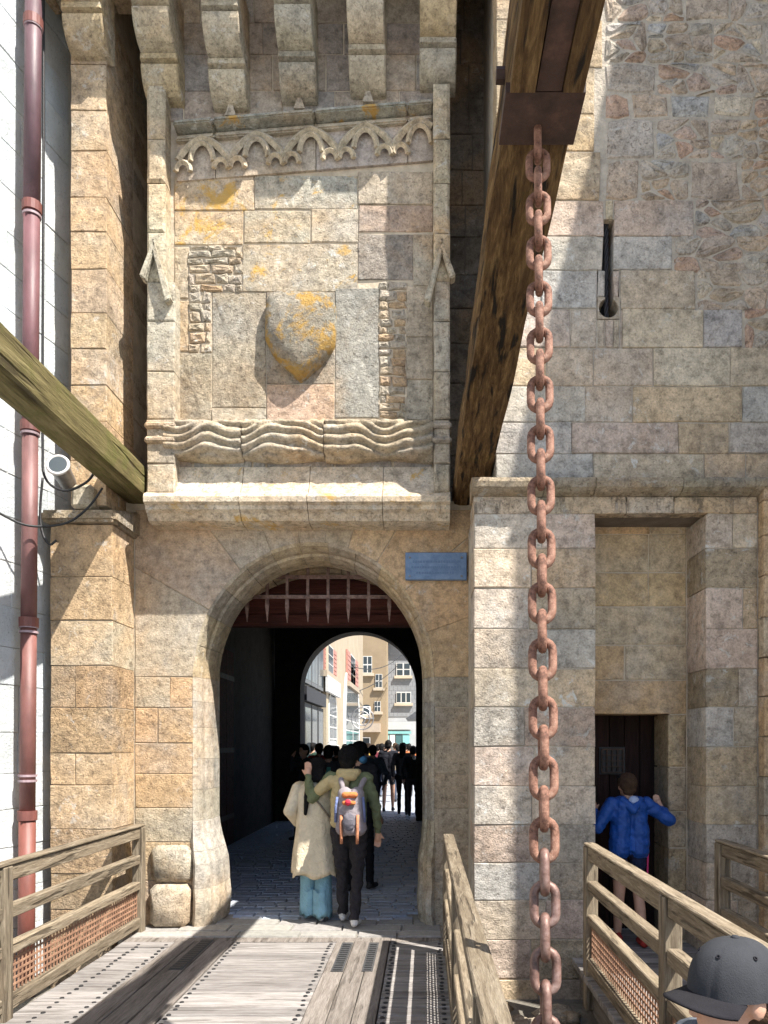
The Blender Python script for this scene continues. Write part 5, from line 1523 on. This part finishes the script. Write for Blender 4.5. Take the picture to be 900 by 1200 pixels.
organic('flap', [('c', bp(-.045, -.055, .40), .030, bp(.045, -.055, .40), .030, 0), ('c', bp(-.045, -.082, .33), .022, bp(.04, -.082, .33), .022, 0)], .008, [cmat((0.48, 0.17, 0.06))], bpk, 2)
organic('badge', [('b', bp(-.008, -.103, .335), .028, .014, .032, 0)], .006, [cmat((0.55, 0.04, 0.07))], bpk, 1)
organic('front_pocket', [('b', bp(0, -.095, .16), .062, .03, .085, 0)], .008, [cmat((0.14, 0.13, 0.15))], bpk, 2)
for sx_ in (-1, 1):
    obj('strap', tube_bm([bp(sx_ * .075, -.062, .22), bp(sx_ * .075, -.085, .12), bp(sx_ * .072, -.075, .03), bp(sx_ * .072, -.07, -.04)], .014, 8), cmat((0.46, 0.20, 0.11)), bpk, smooth=True)
    obj('side_trim', tube_bm([bp(sx_ * .118, -.03, .38), bp(sx_ * .13, -.045, .28), bp(sx_ * .135, -.03, .15)], .012, 8), cmat((0.13, 0.16, 0.30)), bpk, smooth=True)
    obj('shoulder_strap', tube_bm([bp(sx_ * .058, .04 if sx_ > 0 else .015, .40), bp(sx_ * .078, .07 if sx_ > 0 else .02, .46), bp(sx_ * .10, .105 if sx_ > 0 else .06, .515 if sx_ > 0 else .53), bp(sx_ * .112, .19, .545), bp(sx_ * .118, .27, .52)], [.020, .024, .026, .026, .02], 8), cmat((0.25, 0.22, 0.235)), bpk, smooth=True)
# --- woman in long beige coat
wx_, wy_ = PX(370, 7.42), 7.42
wom, j, k = person('woman in long beige coat and wide pale jeans walking beside the man', (wx_, wy_, .004), R(6), 1.56, (0.56, 0.455, 0.30), (0.24, 0.40, 0.48), (.6, .6, .6), voxel=.010, hairlen=.10, legr=1.30, fingers=True,
    J=dict(elL=(-.25, -.04, 1.15), wrL=(-.20, .12, 1.0), haL=(-.15, .19, 1.02), kneeL=(-.08, .02, .49), kneeR=(.07, .06, .49), ankR=(.055, -.06, .09), toeR=(.06, .08, .035), ankL=(-.07, .12, .09), toeL=(-.08, .26, .035), head=(.02, .02, 1.575)))
def loft_cloth(name, rings, folds, amp, mat, parent, k, seg=64):
    rows_ = []
    for q, (z_, rx_, ry_, cx_, cy_, fa) in enumerate(rings):
        row = []
        for i in range(seg):
            t_ = 2 * PI * i / seg
            f_ = 1 + fa * amp * (math.sin(folds * t_ + 1.1) + .6 * math.sin((folds * 2 + 1) * t_ + z_ * 3) + .5 * noise.noise((math.cos(t_) * 2, math.sin(t_) * 2, z_ * 2)))
            row.append((Vector((cx_ + rx_ * f_ * math.cos(t_), cy_ + ry_ * f_ * math.sin(t_), z_ + .012 * fa * math.sin(folds * t_)))) * k)
        rows_.append(row)
    bm = bmesh.new(); vr = [[bm.verts.new(p) for p in r] for r in rows_]
    inn = [bm.verts.new((p.x * .95, p.y * .95, p.z + .01)) for p in rows_[-1]]; inn2 = [bm.verts.new((p.x * .85, p.y * .85, p.z + .25)) for p in rows_[-1]]
    vr += [inn, inn2]
    for A, B in zip(vr[:-1], vr[1:]):
        for i in range(seg): bm.faces.new((A[i], A[(i + 1) % seg], B[(i + 1) % seg], B[i]))
    bm.faces.new(vr[0]); bmesh.ops.recalc_face_normals(bm, faces=bm.faces)
    return obj(name, bm, mat, parent, smooth=True)
loft_cloth('coat', [(1.455, .06, .055, 0, -.005, 0), (1.44, .12, .085, 0, -.005, 0), (1.40, .185, .110, 0, -.005, .2), (1.30, .205, .130, 0, -.01, .3), (1.15, .205, .135, 0, -.01, .5), (1.02, .205, .140, 0, -.01, .8), (.85, .222, .155, 0, -.012, 1.2), (.68, .240, .170, 0, -.015, 1.6), (.53, .250, .178, 0, -.018, 1.9), (.475, .252, .180, 0, -.018, 2.0)], 5, .035, cmat((0.62, 0.53, 0.385)), wom, k)
organic('sleeve', [('c', tuple(Vector((-.185, 0, 1.375)) * k), .075 * k, tuple(Vector((-.265, -.05, 1.15)) * k), .070 * k, 0), ('c', tuple(Vector((-.265, -.05, 1.15)) * k), .070 * k, tuple(Vector((-.20, .10, 1.02)) * k), .055 * k, 0)], .011 * k, [cmat((0.62, 0.53, 0.385))], wom, 3)
organic('sleeve', [('c', tuple(Vector((.185, 0, 1.375)) * k), .07 * k, tuple(Vector((.240, -.02, 1.15)) * k), .064 * k, 0), ('c', tuple(Vector((.240, -.02, 1.15)) * k), .062 * k, tuple(Vector((.24, .05, .93)) * k), .05 * k, 0)], .011 * k, [cmat((0.62, 0.53, 0.385))], wom, 3)
for sx_, yo in ((-1, .06), (1, -.04)):
    loft_cloth('trouser_leg', [(.62, .085, .09, sx_ * .075, .02, 0), (.50, .085, .09, sx_ * .078, .03 + yo * .4, .3), (.30, .088, .095, sx_ * .076, .01 + yo * .8, .8), (.12, .095, .105, sx_ * .072, .0 + yo, 1.2), (.045, .098, .112, sx_ * .070, -.01 + yo, 1.4)], 4, .05, cmat((0.20, 0.36, 0.44)), wom, k, 32)
organic('collar', [('c', tuple(Vector((-.06, -.05, 1.46)) * k), .04 * k, tuple(Vector((.08, -.05, 1.45)) * k), .045 * k, 0)], .010 * k, [cmat((0.62, 0.62, 0.60))], wom, 2)
organic('ponytail', [('c', tuple(Vector((-.05, -.09, 1.52)) * k), .045 * k, tuple(Vector((-.085, -.15, 1.30)) * k), .034 * k, 0), ('c', tuple(Vector((-.085, -.15, 1.30)) * k), .034 * k, tuple(Vector((-.10, -.155, 1.13)) * k), .02 * k, 0)], .008 * k, ['hair_black'], wom, 2)
obj('bag_strap', tube_bm([Vector((-.10, -.12, 1.40)) * k, Vector((.05, -.155, 1.22)) * k, Vector((.20, -.13, 1.02)) * k], .010, 6), cmat((0.20, 0.17, 0.13)), wom, smooth=True)
# --- boy in blue jacket at the postern
bx_, by_ = PX(737, 6.52), 6.52
boy, j, k = person('boy in blue hooded jacket leaning into the dark postern doorway', (bx_, by_, .004), R(6), 1.45, (0.010, 0.075, 0.34), (0.016, 0.020, 0.05), (.30, .035, .03), hair='hair_brown', voxel=.0085, fingers=True, shorts=True, kind='nylon', slim=1.03,
    J=dict(head=(-.01, .03, 1.565), shL=(-.18, 0, 1.385), shR=(.18, 0, 1.385), elL=(-.325, -.02, 1.17), wrL=(-.315, .10, 1.31), haL=(-.315, .15, 1.375), elR=(.40, -.03, 1.235), wrR=(.365, .06, 1.33), haR=(.345, .10, 1.395),
           kneeL=(-.09, .03, .48), kneeR=(.10, .0, .48), ankL=(-.085, .09, .09), toeL=(-.10, .22, .035), ankR=(.10, -.12, .09), toeR=(.12, .02, .035)))
jp = []
for sx_ in (-1, 1):
    jp.append(('c', tuple(Vector((sx_ * .075, -.005, 1.36)) * k), .118 * k, tuple(Vector((sx_ * .095, -.01, .95)) * k), .118 * k, 0))
jp += [('c', tuple(Vector((-.18, 0, 1.385)) * k), .078 * k, tuple(Vector((-.325, -.02, 1.17)) * k), .072 * k, 0), ('c', tuple(Vector((-.325, -.02, 1.17)) * k), .068 * k, tuple(Vector((-.318, .08, 1.28)) * k), .055 * k, 0),
       ('c', tuple(Vector((.18, 0, 1.385)) * k), .078 * k, tuple(Vector((.40, -.03, 1.235)) * k), .070 * k, 0), ('c', tuple(Vector((.40, -.03, 1.235)) * k), .068 * k, tuple(Vector((.370, .045, 1.315)) * k), .053 * k, 0)]
organic('jacket', jp, .009 * k, [cmat((0.008, 0.06, 0.27), 'nylon')], boy, 3, .012)
organic('hood', [('c', tuple(Vector((-.09, -.06, 1.435)) * k), .040 * k, tuple(Vector((0, -.13, 1.345)) * k), .046 * k, 0), ('c', tuple(Vector((.09, -.06, 1.435)) * k), .040 * k, tuple(Vector((0, -.13, 1.345)) * k), .046 * k, 0)], .009 * k, [cmat((0.008, 0.06, 0.27), 'nylon')], boy, 2)
organic('hood_lining', [('b', tuple(Vector((.02, -.08, 1.435)) * k), .055 * k, .04 * k, .045 * k, 0)], .008 * k, [cmat((0.35, 0.42, 0.60))], boy, 2)
obj('stripe', tube_bm([Vector((.185, -.03, .92)) * k, Vector((.178, -.03, .70)) * k], .008, 6), cmat((0.55, 0.05, 0.16)), boy)
hd = Vector((-.01, .03, 1.565)) * k
organic('cap', [('b', tuple(hd + Vector((0, .02, .09)) * k), .088 * k, .10 * k, .045 * k, 0), ('c', tuple(hd + Vector((.0, .10, .085)) * k), .04 * k, tuple(hd + Vector((0, .15, .075)) * k), .03 * k, 0)], .009 * k, ['cap_dark'], boy, 2)
# --- the crowd in the passage and the street
DARK = (0.045, 0.045, 0.05); NAVY = (0.035, 0.045, 0.085)
def walker(px, Y, h, label, top, bottom, rz=0, **kw):
    ph = random.choice((-1, 1)); a = random.uniform(.06, .14)
    J = dict(ankL=(-.09, a * ph, .09), toeL=(-.10, a * ph + .14, .035), ankR=(.09, -a * ph, .09), toeR=(.10, -a * ph + .14, .035), kneeL=(-.09, .05 + .4 * a * ph, .49), kneeR=(.09, .05 - .4 * a * ph, .49), elL=(-.245, -.05 - a * ph * .5, 1.14), elR=(.245, -.05 + a * ph * .5, 1.14), wrL=(-.24, .05 - a * ph, .92), wrR=(.24, .05 + a * ph, .92))
    J.update(kw.pop('J', {}))
    return person(label, (PX(px, Y), Y, .004), R(rz), h, top, bottom, group='people walking in the passage and street', J=J, **kw)
p3, j3, k3 = walker(421, 8.9, 1.72, 'dark haired person in black walking right ahead of the man, blue mask at the neck', (0.02, 0.02, 0.024), (0.015, 0.015, 0.018), rz=-20, voxel=.016)
organic('face_mask', [('b', tuple(Vector((.055, -.01, 1.50)) * k3), .045, .07, .05, 0)], .012, [cmat((0.10, 0.28, 0.48))], p3, 1)
p4, j4, k4 = walker(385, 12.0, 1.68, 'person in black t-shirt with a small green print on the back', DARK, NAVY, voxel=.02, sleeves=False)
obj('print', box_bm(-.05, .05, -.146, -.138, 1.24, 1.34, bev=.003), cmat((0.10, 0.30, 0.24)), p4)
walker(374, 15.5, 1.72, 'person in bright red top with short red brown hair in the crowd', (0.42, 0.03, 0.04), DARK, hair='hair_brown', rz=15)
walker(357, 13.6, 1.70, 'person in dark coat standing by the shop, hand raised to the face', DARK, DARK, rz=140, J=dict(elR=(.25, .10, 1.25), wrR=(.14, .16, 1.47), haR=(.10, .15, 1.53)))
walker(430, 18.5, 1.66, 'person wearing a pale straw hat and light grey top', (0.30, 0.32, 0.36), NAVY, hat=(0.56, 0.36, 0.22))
walker(455, 19.3, 1.80, 'man in black jacket and dark shorts walking away with a bag', (0.016, 0.017, 0.024), (0.05, 0.055, 0.065), shorts=True, rz=-5)
p6, j6, k6 = walker(472, 18.4, 1.74, 'long haired person in black carrying a small dark rucksack', DARK, (0.012, 0.012, 0.014), hairlen=.22)
p7, j7, k7 = walker(484, 17.9, 1.66, 'person in black with white collar near the passage pier', (0.03, 0.03, 0.035), DARK, hairlen=.05)
organic('collar', [('b', (0.03, -.08, 1.38), .05, .05, .05, 0)], .014, [cmat((0.6, 0.6, 0.6))], p7, 1)
walker(443, 24.5, 1.70, 'person in white shirt far along the sunny street', (0.62, 0.62, 0.60), (0.10, 0.12, 0.17), voxel=.03)
walker(463, 27.0, 1.75, 'person in grey shirt far along the sunny street', (0.30, 0.31, 0.33), (0.08, 0.08, 0.09), voxel=.03, hair='hair_brown')
walker(404, 21.0, 1.70, 'person in pale blue top in front of the arched windows', (0.34, 0.42, 0.52), DARK, voxel=.03)
walker(451, 31.0, 1.70, 'person in black shirt and light trousers at the far street end', DARK, (0.4, 0.36, 0.3), voxel=.03)
walker(479, 25.0, 1.72, 'person in orange top under the dark canopy', (0.55, 0.17, 0.06), DARK, voxel=.03)
walker(394, 16.5, 1.66, 'dark haired person in charcoal coat in the middle of the crowd', (0.03, 0.03, 0.03), DARK, voxel=.025)

# --- capped teenager standing on the moat floor between the bridges
tx, ty = PX(866, 1.80), 1.80
teen, j, k = person('teenager in grey baseball cap standing between the bridges beside the mesh railing', (tx, ty, -.43), R(106), 1.665, (0.10, 0.11, 0.13), (0.03, 0.035, 0.05), (.3, .3, .3), hair='hair_brown', voxel=.007, fingers=True, capon=True)
hd = j['head']; hb = hd + Vector((0, -.004, .038)) * k
RX_, RY_, HC = .096 * k, .115 * k, .100 * k
bm = bmesh.new(); seg = 72; rows_ = []
for q in range(13):
    e = q / 12 * PI / 2; cr = math.cos(e) ** .78; zc_ = math.sin(e) ** .95
    row = []
    for i in range(seg):
        t_ = 2 * PI * i / seg + PI / 6
        pan = (t_ % (PI / 3)) / (PI / 3); seam = 1 - .022 * math.exp(-((min(pan, 1 - pan)) / .035) ** 2) + .012 * math.sin(pan * PI)
        wr_ = .010 * noise.noise((math.cos(t_) * 2.2, math.sin(t_) * 2.2, zc_ * 2.5)) * (1 - .5 * zc_)
        row.append(bm.verts.new(hb + Vector((RX_ * cr * (seam + wr_ * 2) * math.cos(t_), RY_ * cr * (seam + wr_ * 2) * math.sin(t_), -.028 * k + (HC + .028 * k) * zc_))))
    rows_.append(row)
for A, B in zip(rows_[:-1], rows_[1:]):
    for i in range(seg): bm.faces.new((A[i], A[(i + 1) % seg], B[(i + 1) % seg], B[i]))
bm.faces.new(rows_[-1])
cap_ = obj('cap', bm, 'cap_cloth', teen, smooth=True)
bm = bmesh.new(); bmesh.ops.create_uvsphere(bm, u_segments=12, v_segments=8, radius=1, matrix=Matrix.Translation(hb + Vector((0, 0, HC))) @ Matrix.Diagonal((.010, .010, .006, 1))); obj('button', bm, 'cap_cloth', cap_, smooth=True)
for i in range(6):
    t_ = PI / 6 + PI / 3 * (i + .5) + PI / 3 * 0; e = R(48)
    c_ = hb + Vector((RX_ * math.cos(e) ** .78 * 1.012 * math.cos(t_), RY_ * math.cos(e) ** .78 * 1.012 * math.sin(t_), -.028 * k + (HC + .028 * k) * math.sin(e) ** .95))
    n_ = Vector((math.cos(t_) * .7, math.sin(t_) * .7, .7)).normalized(); u_ = n_.cross(Vector((0, 0, 1))).normalized(); v_ = n_.cross(u_)
    obj('eyelet', tube_bm([c_ + (u_ * math.cos(2 * PI * q / 10) + v_ * math.sin(2 * PI * q / 10)) * .0042 for q in range(10)], .0016, 5, closed=True), 'cap_dark', cap_, smooth=True)
# headband and curved brim
bm = bmesh.new(); top_r = []; bot_r = []
nb_, nr_ = 28, 7
grid_t, grid_b = [], []
for q in range(nr_ + 1):
    rt, rbm_ = [], []
    for i in range(nb_ + 1):
        a_ = R(18) + (PI - R(36)) * i / nb_
        f_ = q / nr_; ext = .066 * k * math.sin(a_) ** .55 * f_
        x_ = (RX_ * .985 + ext * .30) * math.cos(a_); y_ = (RY_ * .985) * math.sin(a_) + ext
        z_ = -.022 * k - .020 * k * (abs(math.cos(a_)) ** 2) * (.4 + f_) - .010 * k * f_
        rt.append(bm.verts.new(hb + Vector((x_, y_, z_ + .0025)))); rbm_.append(bm.verts.new(hb + Vector((x_, y_, z_ - .0025))))
    grid_t.append(rt); grid_b.append(rbm_)
for q in range(nr_):
    for i in range(nb_):
        bm.faces.new((grid_t[q][i], grid_t[q][i + 1], grid_t[q + 1][i + 1], grid_t[q + 1][i])); bm.faces.new((grid_b[q][i], grid_b[q + 1][i], grid_b[q + 1][i + 1], grid_b[q][i + 1]))
for i in range(nb_):
    bm.faces.new((grid_t[-1][i], grid_t[-1][i + 1], grid_b[-1][i + 1], grid_b[-1][i]))
bmesh.ops.recalc_face_normals(bm, faces=bm.faces)
obj('brim', bm, 'cap_dark', cap_, smooth=True)

extra = [(366, 19.5, 1.74, 'person in dark green jacket by the shop window', (0.03, 0.06, 0.045), DARK), (411, 14.2, 1.70, 'person in dark blue shirt hidden behind the couple', (0.03, 0.05, 0.12), DARK),
         (437, 15.2, 1.68, 'person in grey blue jacket with dark bag behind the man', (0.12, 0.15, 0.19), (0.05, 0.06, 0.09)), (447, 21.8, 1.72, 'person in maroon jacket in the street crowd', (0.14, 0.03, 0.04), NAVY),
         (466, 22.5, 1.69, 'person in beige shirt in the street crowd', (0.40, 0.33, 0.23), (0.06, 0.07, 0.10)), (476, 29.0, 1.70, 'person in light blue shirt near the teal shop', (0.25, 0.36, 0.50), (0.08, 0.08, 0.10)),
         (425, 23.5, 1.73, 'person in mustard top in front of the tan house', (0.45, 0.28, 0.06), DARK), (389, 19.0, 1.71, 'person in white sun hat and grey shirt by the cream house', (0.38, 0.38, 0.38), NAVY)]
for px_, Y_, h_, lb_, tp_, bt_ in extra:
    walker(px_, Y_, h_, lb_, tp_, bt_, voxel=.028, rz=random.uniform(-25, 25), hat=(.6, .6, .58) if 'white sun hat' in lb_ else None)
